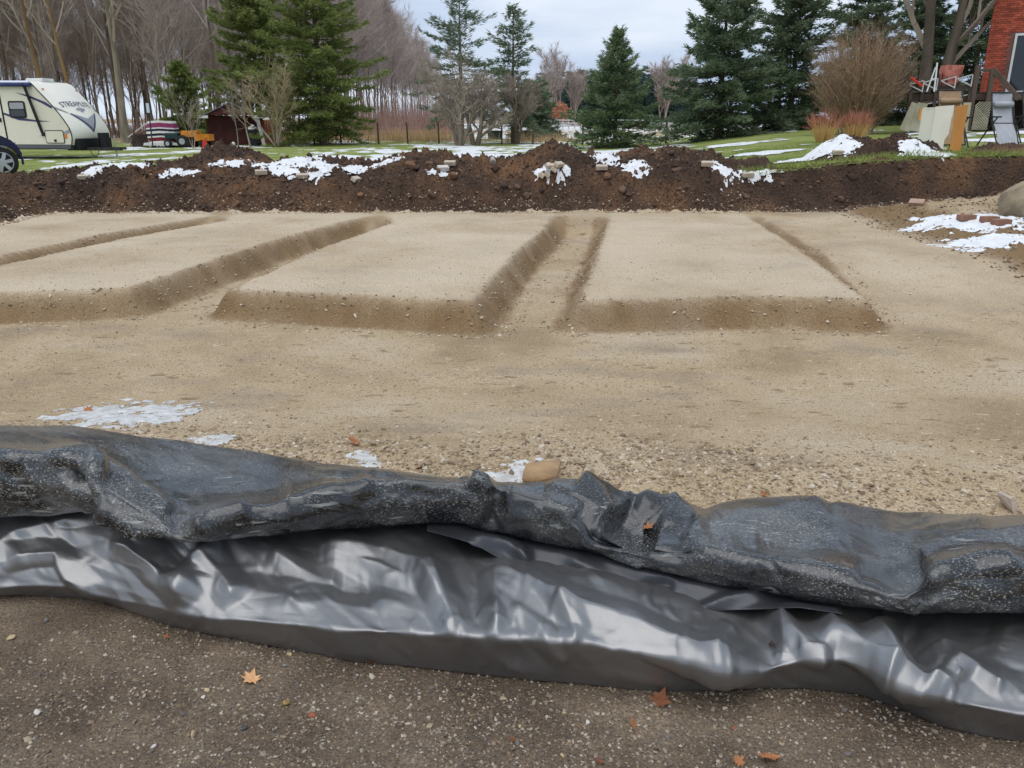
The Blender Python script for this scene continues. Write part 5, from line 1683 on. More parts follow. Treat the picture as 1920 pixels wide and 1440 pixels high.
for sg in (-1, 1):
    rf.poly([(0, -0.15, SH + RH + 0.05), (sg * (SW / 2 + 0.28), -0.15, SH - 0.06), (sg * (SW / 2 + 0.28), SD + 0.15, SH - 0.06), (0, SD + 0.15, SH + RH + 0.05),
             (0, -0.15, SH + RH - 0.01), (sg * (SW / 2 + 0.28), -0.15, SH - 0.12), (sg * (SW / 2 + 0.28), SD + 0.15, SH - 0.12), (0, SD + 0.15, SH + RH - 0.01)],
            [(0, 1, 2, 3), (4, 7, 6, 5), (0, 4, 5, 1), (1, 5, 6, 2), (2, 6, 7, 3), (3, 7, 4, 0)])
rf.build('roof', M_shingle, sh)
m = MB(); m.box((-SW / 2 - 0.05, -0.10, SH - 0.07), (0.55, 0.06, 0.16)); m.build('fascia', M_white, sh)
m = MB(); m.bar((SW / 2 - 0.25, -0.14, SH - 0.07), (SW / 2 + 0.34, -0.14, SH - 0.07), 0.05, 0.17); m.bar((SW / 2 + 0.31, -0.12, SH - 0.10), (SW / 2 + 0.31, SD + 0.1, SH - 0.10), 0.05, 0.14); m.build('fascia', M_white, sh)
m = MB(); m.bar((SW / 2 + 0.02, -0.05, SH - 0.1), (SW / 2 + 0.28, -0.05, 0.0), 0.20, 0.06, up=(0, 1, 0)); m.build('porch_post', M_white, sh)
# open stall of pale orange boards beside the shed
q = spot(505, 52)
lean = empty('board_screen', q, rad(5), 'rust-orange board screen standing right of the shed', 'screen')
for i in range(8):
    MB().box((-0.55 + 0.16 * i, 0, 0.72), (0.145, 0.03, 1.44)).build('plank', mat('rusty_boards', c8(150, 84, 54), c8(178, 104, 66), 3, 0.9), lean)
# bin beside the shed
q = spot(477, 48.8)
b = empty('wheelie_bin', q, 0.1, 'black wheeled bin with pale bags on its lid by the shed', 'bin')
MB().box((0, 0, 0.45), (0.46, 0.5, 0.82), taper=1.2).build('body', M_blackp, b, bevel=0.02)
MB().box((0, 0, 0.89), (0.58, 0.62, 0.05)).build('lid', M_blackp, b, bevel=0.015)
m = MB(); m.lathe([(-0.28, 0.1), (0.28, 0.1)], 14, 'X', (0, 0.28, 0.1)); m.build('wheels', M_rubber, b)
me = stones_mesh('bags', np.array([[-0.12, 0, 0.92], [0.1, 0.02, 0.92], [0.0, 0.0, 1.06]]), np.array([0.15, 0.14, 0.13]), 3, 2, smooth=True, sink=0.1)
bg = add('bag', me, M_white, b)
q = spot(438, 49.4)
dsk = MB().lathe([(-0.02, 0.02), (-0.03, 0.08), (0.0, 0.115), (0.03, 0.08)], 18, 'Y', (q[0], q[1], q[2] + 0.13)).build('white_disc', M_white, None, smooth=True)
tag(dsk, 'small white round disc propped at the foot of the shed', 'disc')

# ------------------------------------------------------------------ garden tractor with orange carts
q = spot(338, 47.5)
gt = empty('garden_tractor', q, 0.0, 'dark green garden tractor parked left of the shed', 'tractor')
m = MB(); m.box((-0.35, 0, 0.62), (0.75, 0.45, 0.32)); m.box((0.25, 0, 0.45), (0.8, 0.5, 0.12)); m.build('bonnet', M_greenpaint, gt, bevel=0.04)
m = MB(); m.box((0.38, 0, 0.72), (0.36, 0.42, 0.09)); m.box((0.55, 0, 0.88), (0.08, 0.42, 0.34)); m.build('seat', M_blackp, gt, bevel=0.02)
m = MB(); m.tube([(-0.05, 0, 0.78), (0.12, 0, 1.0)], 0.02, 6); m.lathe([(-0.01, 0.16), (0.01, 0.16)], 16, 'X', (0.12, 0, 1.0)); m.build('steering_wheel', M_blackp, gt)
for x, r, w in ((-0.5, 0.22, 0.16), (0.35, 0.34, 0.24)):
    for sy in (-1, 1):
        t = MB().lathe([(-w / 2, r * 0.6), (-w / 2, r * 0.9), (-w / 4, r), (w / 4, r), (w / 2, r * 0.9), (w / 2, r * 0.6)], 20, 'Y', (x, sy * 0.42, r)).build('wheel', M_rubber, gt, smooth=True)
        MB().lathe([(-w / 2 - 0.01, r * 0.2), (-w / 2 - 0.012, r * 0.5), (w / 2 + 0.012, r * 0.5)], 16, 'Y', (x, sy * 0.42, r)).build('rim', M_alloy, t)


def dump_cart(px, Y, z, L, lab):
    q = spot(px, Y)
    c = empty('dump_cart', q, 0.0, lab, 'cart', 'orange carts by the shed')
    for nm, cc, dd in (('side_panel', (0, -0.4, z), (L, 0.03, 0.34)), ('side_panel', (0, 0.4, z), (L, 0.03, 0.34)), ('end_panel', (-L / 2 + 0.015, 0, z), (0.03, 0.77, 0.34)), ('end_panel', (L / 2 - 0.015, 0, z), (0.03, 0.77, 0.34)), ('floor', (0, 0, z - 0.16), (L - 0.07, 0.76, 0.03))):
        MB().box(cc, dd).build(nm, M_orangecart, c)
    for sy in (-1, 1):
        MB().lathe([(-0.06, 0.1), (-0.06, 0.18), (0, 0.21), (0.06, 0.18), (0.06, 0.1)], 18, 'Y', (0.02, sy * 0.47, 0.21)).build('wheel', M_rubber, c, smooth=True)
    m = MB(); m.bar((-L / 2, 0, z - 0.2), (-L / 2 - 0.5, 0, 0.35), 0.05); m.bar((-L * 0.4, 0, z - 0.2), (L * 0.4, 0, z - 0.2), 0.06); m.bar((0.02, -0.45, 0.21), (0.02, 0.45, 0.21), 0.05); m.bar((0.02, 0, 0.21), (0.02, 0, z - 0.17), 0.05); m.build('drawbar', M_darkmetal, c)


dump_cart(362, 47.5, 0.74, 0.86, 'upper orange dump cart hitched behind the garden tractor')
dump_cart(385, 47.0, 0.54, 0.82, 'lower orange dump cart nearest the shed')
q = spot(385, 46.2)
m = MB(); m.poly([(-0.16, -0.1, 0), (0.16, -0.1, 0), (0.1, -0.06, 0.42), (-0.1, -0.06, 0.42), (-0.16, 0.1, 0), (0.16, 0.1, 0), (0.1, 0.06, 0.42), (-0.1, 0.06, 0.42)], [(0, 1, 2, 3), (7, 6, 5, 4), (0, 4, 5, 1), (1, 5, 6, 2), (2, 6, 7, 3), (3, 7, 4, 0)])
fc = empty('fuel_can', q, 0.2, 'small red fuel can under the orange cart', 'can')
m.build('body', M_red, fc, bevel=0.02); MB().tube([(0.05, 0, 0.4), (0.1, 0, 0.5), (0.18, 0, 0.54)], 0.02, 6).build('spout', M_blackp, fc)

# ------------------------------------------------------------------ load under a striped cover
q = spot(305, 47.5)
bt = empty('covered_boat', q, rad(8), 'boat-shaped load under a striped maroon, white and navy cover', 'boat')
cols = [(c8(226, 222, 214), 0.0, .10), (c8(120, 34, 44), .10, .26), (c8(226, 222, 214), .26, .33), (c8(40, 40, 62), .33, .44), (c8(226, 222, 214), .44, .54), (c8(40, 40, 62), .54, .64), (c8(226, 222, 214), .64, .70), (c8(146, 62, 104), .70, .90), (c8(226, 222, 214), .90, 1.0)]
sec = [(-0.55, 0.22), (-0.72, 0.45), (-0.76, 0.8), (-0.68, 1.15), (-0.5, 1.40), (0.0, 1.47), (0.5, 1.42), (0.66, 1.15), (0.74, 0.8), (0.7, 0.45), (0.55, 0.22)]
for k, (cc, a, b) in enumerate(cols):
    m = MB()
    z0, z1 = 0.2 + 1.22 * a, 0.2 + 1.22 * b
    wd = lambda z: 0.62 + 0.16 * math.sin((z - 0.2) / 1.25 * math.pi) - 0.10 * max(0, z - 1.2)
    ring = []
    for z in (z0, z1):
        w = wd(z)
        ring.append([(-w, 0, z), (-w * 0.6, -0.16, z + 0.02), (0, -0.2, z + 0.05), (w * 0.6, -0.16, z + 0.02), (w, 0, z), (w * 0.95, 1.2, z), (w * 0.5, 2.4, z), (-w * 0.5, 2.4, z), (-w * 0.95, 1.2, z)])
    r = len(ring[0])
    m.poly(ring[0] + ring[1], [(i, (i + 1) % r, (i + 1) % r + r, i + r) for i in range(r)] + [tuple(range(r, 2 * r)), tuple(reversed(range(r)))])
    m.build('stripe', mat('cover_stripe_%d%d%d' % tuple(int(v * 99) for v in cc[:3]), cc, tuple(v * 0.85 for v in cc[:3]) + (1,), 6, 0.8), bt)
MB().poly([(-0.95, -0.3, 0.12), (0.95, -0.3, 0.12), (0.8, 2.4, 0.12), (-0.8, 2.4, 0.12), (-0.9, -0.3, 0.26), (0.9, -0.3, 0.26), (0.78, 2.4, 0.26), (-0.78, 2.4, 0.26)], [(0, 3, 2, 1), (4, 5, 6, 7), (0, 1, 5, 4), (1, 2, 6, 5), (2, 3, 7, 6), (3, 0, 4, 7)]).build('hull', M_white, bt)
for x in (-0.7, 0.7):
    MB().lathe([(-0.08, 0.1), (-0.08, 0.18), (0, 0.2), (0.08, 0.18), (0.08, 0.1)], 18, 'X', (x, 1.0, 0.2)).build('wheel', M_rubber, bt, smooth=True)
q = spot(272, 48.5)
jk = empty('scrap_frame', q, 0.0, 'heap of pale poles and brown boards left of the striped cover', 'frame')
for a, b, w, mt in (((-0.9, 0, 0.55), (0.35, 0, 1.35), 0.10, M_postgrey), ((-0.9, 0.1, 0.4), (0.3, 0.1, 0.95), 0.08, M_wood_old), ((-0.8, -0.1, 0.0), (-0.45, -0.1, 0.9), 0.06, M_wood_old), ((0.42, -0.3, 1.25), (0.95, -0.3, 0.02), 0.09, M_white), ((0.2, 0.2, 0.0), (0.22, 0.2, 1.3), 0.07, M_postgrey), ((-0.4, 0.3, 0.0), (0.3, 0.3, 0.75), 0.08, M_wood_old)):
    MB().bar(a, b, w, w * 0.6).build('pole', mt, jk)
MB().box((-0.35, 0.5, 0.35), (1.0, 0.5, 0.7)).build('crate', M_wood_dark, jk)
q = spot(287, 46.5)
MB_ = MB(); MB_.tube([(0, 0, 0), (0.02, 0, 1.2), (0.05, 0, 1.9)], 0.04, 6)
sg = empty('sign_post', q, 0.0, 'dark pole with a small pale blue plate left of the striped cover', 'pole')
MB_.build('pole', M_darkmetal, sg); MB().box((0.03, -0.05, 2.12), (0.16, 0.02, 0.5)).build('plate', mat('pale_blue_plate', c8(190, 206, 222), None, rough=0.4), sg)

# ------------------------------------------------------------------ fences
wire = mat('fence_wire', (0.12, 0.11, 0.10, 1), None, rough=0.6)
fpx = [(487, 51.5), (553, 51), (590, 51), (640, 51.5), (710, 51), (765, 51.5), (823, 51), (941, 50.5), (999, 50), (1092, 49), (1248, 45)]
fe = empty('wire_fence', spot(487, 51.5), 0.0, 'low wire fence on dark posts along the back of the lawn', 'fence')
pp = []
for px, Y in fpx:
    q = Vector(spot(px, Y)) - fe.location; pp.append(q)
    h = 1.25 if px < 1200 else 1.15
    MB().tube([(q.x, q.y, q.z - 0.1), (q.x + random.Random(px).uniform(-.05, .05), q.y, q.z + h)], [0.055, 0.05], 7).build('post', M_post, fe)
for hh in (0.3, 0.6, 0.9, 1.12):
    m = MB()
    for a, b in zip(pp[:-1], pp[1:]):
        m.tube([(a.x, a.y, a.z + hh), ((a.x + b.x) / 2, (a.y + b.y) / 2, (a.z + b.z) / 2 + hh - 0.03), (b.x, b.y, b.z + hh)], 0.006, 3, False)
    m.build('wire', wire, fe)
bf = empty('board_fence', spot(830, 110), 0.0, 'long grey-white board fence across the far field', 'fence')
prev = None
for i, px in enumerate(range(780, 1330, 11)):
    q = Vector(spot(px, 112 - (px - 780) * 0.012)) - bf.location
    MB().box((q.x, q.y, q.z + 0.55), (0.14, 0.14, 1.3)).build('post', M_postgrey, bf)
    if prev is not None:
        for hh in (0.35, 0.72, 1.08):
            MB().bar((prev.x, prev.y - 0.09, prev.z + hh), (q.x, q.y - 0.09, q.z + hh), 0.04, 0.15).build('board', M_postgrey, bf)
    prev = q
q = spot(928, 62)
wt = empty('water_trough', q, 0.0, 'dark green box trough in the snowy field behind the apple tree', 'trough')
MB().box((0, 0, 0.32), (1.0, 0.6, 0.55), taper=1.08).build('tub', M_greenpaint, wt, bevel=0.03)
MB().box((0, 0, 0.61), (1.14, 0.74, 0.05)).build('rim', M_greenpaint, wt)

# ------------------------------------------------------------------ house and deck
hp = spot(1842, 33.0); HX, HY, HZ = hp
HX = at_y(1836, 180, 33.0)[0]
hs = empty('house', (HX, HY, HZ), rad(-33), 'red brick house at the right edge with white sliding door', 'house')
HWid, HTall = 9.0, 7.2
DK = CAM_H - 30.0 * tan_down(172) - HZ         # deck level above the lawn
M_mortar = mat('mortar', c8(128, 92, 82), c8(112, 82, 74), 6, 0.95)
MB().box((HWid / 2, 3.0, HTall / 2), (HWid, 6.0, HTall)).build('wall', M_mortar, hs)
M_brick = mat('red_brick', c8(176, 88, 66), c8(150, 74, 58), 3, 0.9, island=0.28)
door = (0.85, DK + 0.02, 2.95, DK + 2.12)       # x0 z0 x1 z1
win = (1.50, 4.92, 2.9, 6.1)
bp, cnt = [], 0
ch, bl = 0.076, 0.205
nrows = int((HTall - 0.4) / ch)
cube = np.array([[x, y, z] for z in (0, 1) for y in (0, 1) for x in (0, 1)], float)
cf = np.array([[0, 1, 5, 4], [1, 3, 7, 5], [2, 0, 4, 6], [4, 5, 7, 6], [3, 2, 6, 7], [0, 2, 3, 1]])
rngb = np.random.default_rng(3)
BV, BF = [], []
for r in range(nrows):
    z = 0.3 + r * ch
    for k in range(-1, 20):
        x = (k + 0.5 * (r % 2)) * bl
        x0, x1 = max(x, 0.0), min(x + bl - 0.012, 3.6)
        if x1 - x0 < 0.03: continue
        if any(x1 > d[0] - 0.06 and x0 < d[2] + 0.06 and z + ch > d[1] - 0.06 and z < d[3] + 0.06 for d in (door, win)): continue
        BF.append(cf + 8 * len(BV)); BV.append(cube * np.array([x1 - x0, 0.03, ch - 0.011]) + np.array([x0, -0.018 - 0.004 * rngb.random(), z]))
o = add('brickwork', mesh_np('brickwork', np.concatenate(BV), np.concatenate(BF)), M_brick, hs)
o['kind'] = 'stuff'
# left return wall bricks
BV, BF = [], []
for r in range(nrows):
    z = 0.3 + r * ch
    for k in range(-1, 12):
        y = (k + 0.5 * ((r + 1) % 2)) * bl
        y0, y1 = max(y, 0.0), min(y + bl - 0.012, 2.4)
        if y1 - y0 < 0.03: continue
        BF.append(cf + 8 * len(BV)); BV.append(cube * np.array([0.03, y1 - y0, ch - 0.011]) + np.array([-0.018, y0 - 0.0, z]))
o = add('brickwork', mesh_np('brickwork', np.concatenate(BV), np.concatenate(BF)), M_brick, hs)
o['kind'] = 'stuff'


def framed(name, rect, mid, pane_names, parent):
    x0, z0, x1, z1 = rect
    e = MB()
    for c, d in (((x0 + x1) / 2, z1 - 0.04), ((x0 + x1) / 2, z0 + 0.04)):
        e.box((c, -0.03, d), (x1 - x0, 0.10, 0.08))
    for x in (x0 + 0.04, mid, x1 - 0.04):
        e.box((x, -0.033, (z0 + z1) / 2), (0.08 if x != mid else 0.06, 0.10, z1 - z0 - 0.16))
    f = e.build(name, M_white, parent)
    MB().box(((x0 + mid) / 2, -0.02, (z0 + z1) / 2), (mid - x0 - 0.1, 0.02, z1 - z0 - 0.15)).build('pane', M_glass, f)
    MB().box(((x1 + mid) / 2, -0.02, (z0 + z1) / 2), (x1 - mid - 0.1, 0.02, z1 - z0 - 0.15)).build('pane', M_glass_pale if 'door' in name else M_glass, f)
    return f


framed('sliding_door', door, 1.55, None, hs)
framed('window', win, 2.2, None, hs)
MB().box((2.2, -0.06, 4.86), (1.6, 0.12, 0.08)).build('window_sill', M_mortar, hs)
rf = MB(); rf.poly([(-0.5, -0.6, HTall), (HWid + 0.5, -0.6, HTall), (HWid + 0.5, 3, HTall + 2), (-0.5, 3, HTall + 2), (-0.5, 6.6, HTall), (HWid + 0.5, 6.6, HTall)], [(0, 1, 2, 3), (3, 2, 5, 4), (0, 3, 4), (1, 5, 2), (0, 4, 5, 1)]).build('roof', M_shingle, hs)

# deck in front and to the left of the house
dx0 = at_y(1727, 175, 30.0)[0]; dx1 = HX + 6.0
dk = empty('deck', (dx0, 30.9, HZ), rad(-14), 'raised dark wooden deck with railing left of the brick house', 'deck')
Lx = dx1 - dx0
xr = at_y(1838, 175, 30.0)[0] - dx0          # big corner post
for i in range(int(3.0 / 0.15)):
    MB().box((Lx / 2, 0.08 + 0.15 * i, DK - 0.02), (Lx, 0.14, 0.035)).build('floor_board', M_wood_dark, dk)
MB().box((Lx / 2, -0.02, DK - 0.16), (Lx, 0.05, 0.22)).build('rim_joist', M_wood_dark, dk)
MB().box((xr / 2, -0.045, DK - 0.34), (xr, 0.05, 0.10)).build('lower_beam', M_wood_old, dk)
pxs_ = [1729, 1749, 1773, 1804, 1832]
for i, px in enumerate(pxs_):
    x = at_y(px, 175, 30.0)[0] - dx0
    MB().box((x, -0.10, (DK + 0.24) / 2), (0.10, 0.09, DK + 0.24)).build('post', M_wood_dark, dk)
    if i:                                     # white triangular rail brackets leaning up to the right
        m = MB(); zt = DK + 0.10 + 0.06 * i
        m.bar((x - 0.02, -0.17, zt - 0.16), (x - 0.02, -0.17, zt + 0.24), 0.035); m.bar((x - 0.50, -0.17, zt + 0.10), (x - 0.02, -0.17, zt + 0.24), 0.035); m.bar((x - 0.46, -0.17, zt + 0.08), (x - 0.04, -0.17, zt - 0.12), 0.035)
        m.build('rail_bracket', M_postgrey, dk)
MB().bar((0, -0.10, DK + 0.12), (xr, -0.10, DK + 0.16), 0.06, 0.12).build('rail', M_wood_dark, dk)
MB().bar((0, -0.10, DK - 0.55), (xr, -0.10, DK - 0.05), 0.02, 0.03).build('cable', M_postgrey, dk)
MB().box((xr, -0.12, (DK + 0.9) / 2), (0.15, 0.14, DK + 0.9)).build('corner_post', M_wood_old, dk)
xr2 = at_y(1869, 150, 30.0)[0] - dx0
MB().box((xr2, -0.12, (DK + 0.75) / 2), (0.15, 0.14, DK + 0.75)).build('corner_post', M_wood_old, dk)
MB().bar((xr, -0.12, DK + 0.72), (xr2, -0.12, DK + 0.72), 0.06, 0.10).build('rail', M_wood_old, dk)
MB().bar((xr2, -0.14, DK + 0.74), (xr2 + 0.75, -0.9, DK - 0.25), 0.08, 0.16).build('stair_rail', M_wood_old, dk)
# skirting: pale boards, then lattice
for i, (px, w, t) in enumerate(((1731, 0.36, 0.30), (1745, 0.34, 0.16), (1808, 0.30, 0.05), (1822, 0.42, -0.02))):
    x = at_y(px, 225, 29.8)[0] - dx0
    rot = Matrix.Rotation(t, 3, 'Y')
    MB().box((x, -0.2 - 0.02 * i, 0.46), (w, 0.03, 0.98), rot).build('skirt_board', M_wood_pale, dk)
xa, xb = at_y(1838, 225, 29.8)[0] - dx0 + 0.06, at_y(1868, 225, 29.8)[0] - dx0
m = MB()
for i in range(-9, 10):
    for sgn in (1, -1):
        a = Vector((xa + i * 0.09, 0, 0)); 
        x0_, z0_ = (i * 0.09, 0.0); L_ = 0.95
        # clip slat to the panel
        t0, t1 = 0.0, 1.0
        x1_ = x0_ + sgn * 0.95
        wpan = xb - xa
        def clip(xx0, xx1):
            lo, hi = 0.0, 1.0
            d_ = xx1 - xx0
            for bound, sign in ((0.0, 1), (wpan, -1)):
                f0 = (xx0 - bound) * sign; f1 = (xx1 - bound) * sign
                if f0 < 0 and f1 < 0: return None
                if f0 < 0: lo = max(lo, -f0 / (f1 - f0))
                if f1 < 0: hi = min(hi, f0 / (f0 - f1))
            return (lo, hi) if hi > lo + 0.05 else None
        c_ = clip(x0_, x1_)
        if c_:
            m.bar((xa + x0_ + (x1_ - x0_) * c_[0], -0.19 - 0.012 * (sgn > 0), 0.03 + 0.95 * c_[0]), (xa + x0_ + (x1_ - x0_) * c_[1], -0.19 - 0.012 * (sgn > 0), 0.03 + 0.95 * c_[1]), 0.012, 0.03)
lt = m.build('lattice', M_wood_pale, dk); lt['kind'] = 'stuff'
MB().box((Lx / 2 + 0.7, 2.4, DK / 2 - 0.1), (Lx - 1.6, 0.05, DK - 0.2)).build('back_board', M_wood_dark, dk)
# odds and ends on and under the deck
q = at_y(1785, 150, 30.6)
cv = empty('covered_chair', (q[0], q[1], HZ + DK), 0.1, 'red and pink cloth thrown over a chair on the deck', 'chair')
rngc = np.random.default_rng(8)
gx, gy = np.meshgrid(np.linspace(-1, 1, 13), np.linspace(0, 1, 11), indexing='ij')
CX = gx * 0.36 * (0.75 + 0.25 * gy); CZ = 0.25 + gy * 0.66; CY = -0.12 + 0.10 * np.abs(gx) ** 2 + 0.06 * fbm(gx * 3, gy * 3, 3, 5)
P = np.stack([CX + 0.04 * fbm(gx * 4, gy * 4, 2, 6), CY, CZ], -1)
P2 = P.copy(); P2[..., 1] = 0.28 - CY * 0.2
F1 = grid_faces(13, 11)
add('cloth', mesh_np('cloth', np.concatenate([P.reshape(-1, 3), P2.reshape(-1, 3)]), np.concatenate([F1, F1[:, ::-1] + 143]), True), mat('red_pink_cloth', c8(158, 82, 72), c8(186, 124, 110), 6, 0.9), cv)
m = MB()
for sx in (-0.24, 0.24):
    for sy in (-0.05, 0.22): m.tube([(sx, sy, 0), (sx, sy, 0.6)], 0.018, 6)
m.build('legs', M_darkmetal, cv)
q = at_y(1748, 160, 29.9)
es = empty('white_easel', (q[0], q[1], HZ + DK + 0.0), 0.0, 'white A-shaped stand at the left end of the deck', 'stand')
for a, b in (((-0.16, 0, 0), (0.02, 0, 0.8)), ((0.1, 0, 0), (0.05, 0, 0.95)), ((-0.06, 0, 0.4), (0.08, 0, 0.45))): MB().bar(a, b, 0.05, 0.03).build('leg', M_white, es)
q = at_y(1717, 152, 29.6)
MBu = MB().bar((q[0] - 0.1, 29.75, q[2] + 0.12), (q[0] + 0.32, 29.75, q[2] - 0.16), 0.07, 0.07)
tag(MBu.build('red_bar', M_red), 'short red bar fixed at the left end of the deck', 'bar')
q = at_y(1800, 195, 29.9)
for i, (px, w, h) in enumerate(((1806, 0.20, 0.42), (1812, 0.14, 0.36), (1731, 0.22, 0.4))):
    q = at_y(px, 200, 30.3)
    tag(MB().box((q[0], 30.3, HZ + DK - 0.75), (w, 0.04, h)).build('orange_board', M_orange), ['short orange board under the deck beside the tan chair', 'narrow orange board under the deck nearest the corner post', 'orange board under the left end of the deck'][i], 'board', 'orange boards under the deck')

# ------------------------------------------------------------------ discarded cabinet on the lawn
q = drop(1777, 277)
YC = 17.9
q = at_y(1777, 274, YC)
zc = float(ground(np.array([q[0]]), np.array([YC]))[0])
cb = empty('cabinet', (q[0], YC, zc), rad(8), 'discarded cabinet with cut-out white front and orange wooden side', 'cabinet')
Wc, Hc = 0.42, 0.92
M_panel = mat('cream_panel', c8(242, 236, 220), c8(234, 228, 210), 2, 0.6)
m = MB()      # white front with a cut-out low on the right
ol = [(-Wc, 0.0), (0.0, 0.0), (0.0, 0.06), (-0.10, 0.06), (-0.10, 0.22), (-0.02, 0.34), (-0.02, 0.66), (0.0, 0.70), (0.0, Hc), (-Wc, Hc - 0.03)]
n = len(ol)
m.poly([(x, 0, z) for x, z in ol] + [(x, 0.02, z) for x, z in ol], [tuple(range(n)), tuple(reversed(range(n, 2 * n)))] + [(i, i + n, (i + 1) % n + n, (i + 1) % n) for i in range(n)])
m.build('front_panel', M_panel, cb)
MB().poly([(0.0, -0.10, -0.05), (0.30, -0.02, -0.02), (0.38, 0.08, Hc + 0.02), (0.03, -0.04, Hc - 0.03), (0.0, -0.075, -0.05), (0.30, 0.005, -0.02), (0.38, 0.105, Hc + 0.02), (0.03, -0.015, Hc - 0.03)], [(0, 1, 2, 3), (7, 6, 5, 4), (0, 4, 5, 1), (1, 5, 6, 2), (2, 6, 7, 3), (3, 7, 4, 0)]).build('side_panel', M_orange, cb)
MB().box((-Wc / 2, 0.22, 0.02), (Wc, 0.42, 0.03)).build('base_board', M_panel, cb)
MB().box((-Wc / 2, 0.22, Hc - 0.06), (Wc, 0.42, 0.03)).build('top_board', M_panel, cb)
MB().box((-Wc + 0.012, 0.24, Hc / 2), (0.02, 0.42, Hc - 0.16)).build('side_panel', M_panel, cb)


# ------------------------------------------------------------------ reclining garden chairs
def lounger(px, py, Y, rz, fab, lab, tilt=0.18, w=0.52, L1=0.62, L2=0.48, z0=None, lean2=0.10):
    q = at_y(px, py, Y); zg = float(ground(np.array([q[0]]), np.array([Y]))[0]) if z0 is None else z0
    c = empty('reclining_chair', (q[0], Y, zg), rz, lab, 'chair', 'reclining garden chairs')
    # back and seat slings (profile in y-z, x across)
    foot = (-0.20, 0.06); knee = (0.08, 0.06 + L2); head = (0.08 + tilt, 0.06 + L2 + L1)

    def sling(name, a, b, bow, mt, parent=c):
        m = MB(); k = 7; pts = []
        for i in range(k):
            t = i / (k - 1)
            y = a[0] + (b[0] - a[0]) * t + bow * math.sin(math.pi * t); z = a[1] + (b[1] - a[1]) * t
            for x in (-w / 2 + 0.03, 0, w / 2 - 0.03):
                pts.append((x, y + (0.015 if x == 0 else 0), z))
        for i in range(k):
            t = i / (k - 1); y = a[0] + (b[0] - a[0]) * t + bow * math.sin(math.pi * t) + 0.012; z = a[1] + (b[1] - a[1]) * t
            for x in (-w / 2 + 0.03, 0, w / 2 - 0.03): pts.append((x, y + (0.015 if x == 0 else 0), z))
        f = []
        for i in range(k - 1):
            for j in range(2):
                f.append((i * 3 + j, i * 3 + j + 1, (i + 1) * 3 + j + 1, (i + 1) * 3 + j)); b0 = 3 * k; f.append((b0 + i * 3 + j, b0 + (i + 1) * 3 + j, b0 + (i + 1) * 3 + j + 1, b0 + i * 3 + j + 1))
        m.poly(pts, f); return m.build(name, mt, parent, smooth=True)
    sling('back_sling', knee, head, 0.03, fab); sling('seat_sling', foot, (knee[0] - 0.01, knee[1] - 0.02), -0.03, fab)
    ph = (head[0] - 0.04, head[1] - 0.12)
    MB().tube([(-w / 2 + 0.05, head[0] - 0.09, head[1] - 0.24), (w / 2 - 0.05, head[0] - 0.09, head[1] - 0.24)], 0.06, 12).build('head_pillow', fab, c, smooth=True)
    for sx in (-1, 1):
        x = sx * w / 2
        MB().tube([(x, foot[0], foot[1]), (x, knee[0], knee[1]), (x, head[0], head[1])], 0.016, 8).build('side_rail', M_darkmetal, c)
        MB().tube([(x * 1.1, -0.28, 0.0), (x * 1.1, 0.0, 0.45), (x * 1.1, 0.10, 0.62)], 0.016, 8).build('leg', M_darkmetal, c)
        MB().tube([(x * 1.1, 0.45, 0.0), (x * 1.1, 0.15, 0.40), (x * 1.1, -0.10, 0.66)], 0.016, 8).build('leg', M_darkmetal, c)
        MB().box((x * 1.13, -0.02, 0.66), (0.05, 0.36, 0.03)).build('armrest', M_blackp, c, bevel=0.008)
        m = MB()
        for i in range(14):
            t = (i + 0.5) / 14; m.bar((x, knee[0] + (head[0] - knee[0]) * t, knee[1] + (head[1] - knee[1]) * t), (x - sx * 0.045, knee[0] + (head[0] - knee[0]) * t + 0.01, knee[1] + (head[1] - knee[1]) * t - 0.012), 0.007)
        m.build('cord_lacing', M_white, c)
    MB().tube([(-w / 2, head[0], head[1]), (w / 2, head[0], head[1])], 0.016, 8).build('top_rail', M_darkmetal, c)
    MB().tube([(-w / 2, foot[0], foot[1]), (w / 2, foot[0], foot[1])], 0.016, 8).build('foot_rail', M_darkmetal, c)
    return c


lounger(1880, 262, 18.2, rad(8), M_greyfab, 'grey sling reclining chair standing upright at the right edge')
lounger(1938, 262, 18.3, rad(6), M_greyfab, 'grey reclining chair mostly cut off by the right edge')
lounger(1780, 258, 19.4, rad(4), M_tan, 'tan reclining chair behind the discarded cabinet', w=0.58, L1=0.60, L2=0.60)
# ================================================================== snow, stones, clods, pavers, leaves
def gtop(x, y):
    x = np.asarray(x, float); y = np.asarray(y, float)
    s = pit_s(x, y)
    g = ground(x, y)
    L = lawn_z(x, y) + 0.012 * fbm(x * 2.2, y * 2.2, 3, 90)
    return np.where(s > np.where(x > 4.4, 0.62, 2.6), np.maximum(g, L), g)


def snow_sheet(name, x0, x1, y0, y1, step, fun, thick, label=None, level=False):
    nx, ny = max(8, int((x1 - x0) / step[0])), max(6, int((y1 - y0) / step[1]))
    X, Y = np.meshgrid(np.linspace(x0, x1, nx), np.linspace(y0, y1, ny), indexing='ij')
    f = fun(X, Y)
    G = gtop(X, Y)
    if level:                      # snow fills the hollows; clods stick out of it
        G = 0.35 * G + 0.65 * (ground(X, Y, False) + 0.02)
    Z = G + thick * np.clip(f * 2.5, -0.3, 1) + 0.003
    F = grid_faces(nx, ny); F = F[f.ravel()[F].max(axis=1) > 0]
    if len(F) == 0: return None
    used, inv = np.unique(F, return_inverse=True)
    V = np.stack([X.ravel(), Y.ravel(), Z.ravel()], -1)[used]
    o = add(name, mesh_np(name, V, inv.reshape(F.shape), True), M_snow)
    return tag(o, label, kind='stuff')


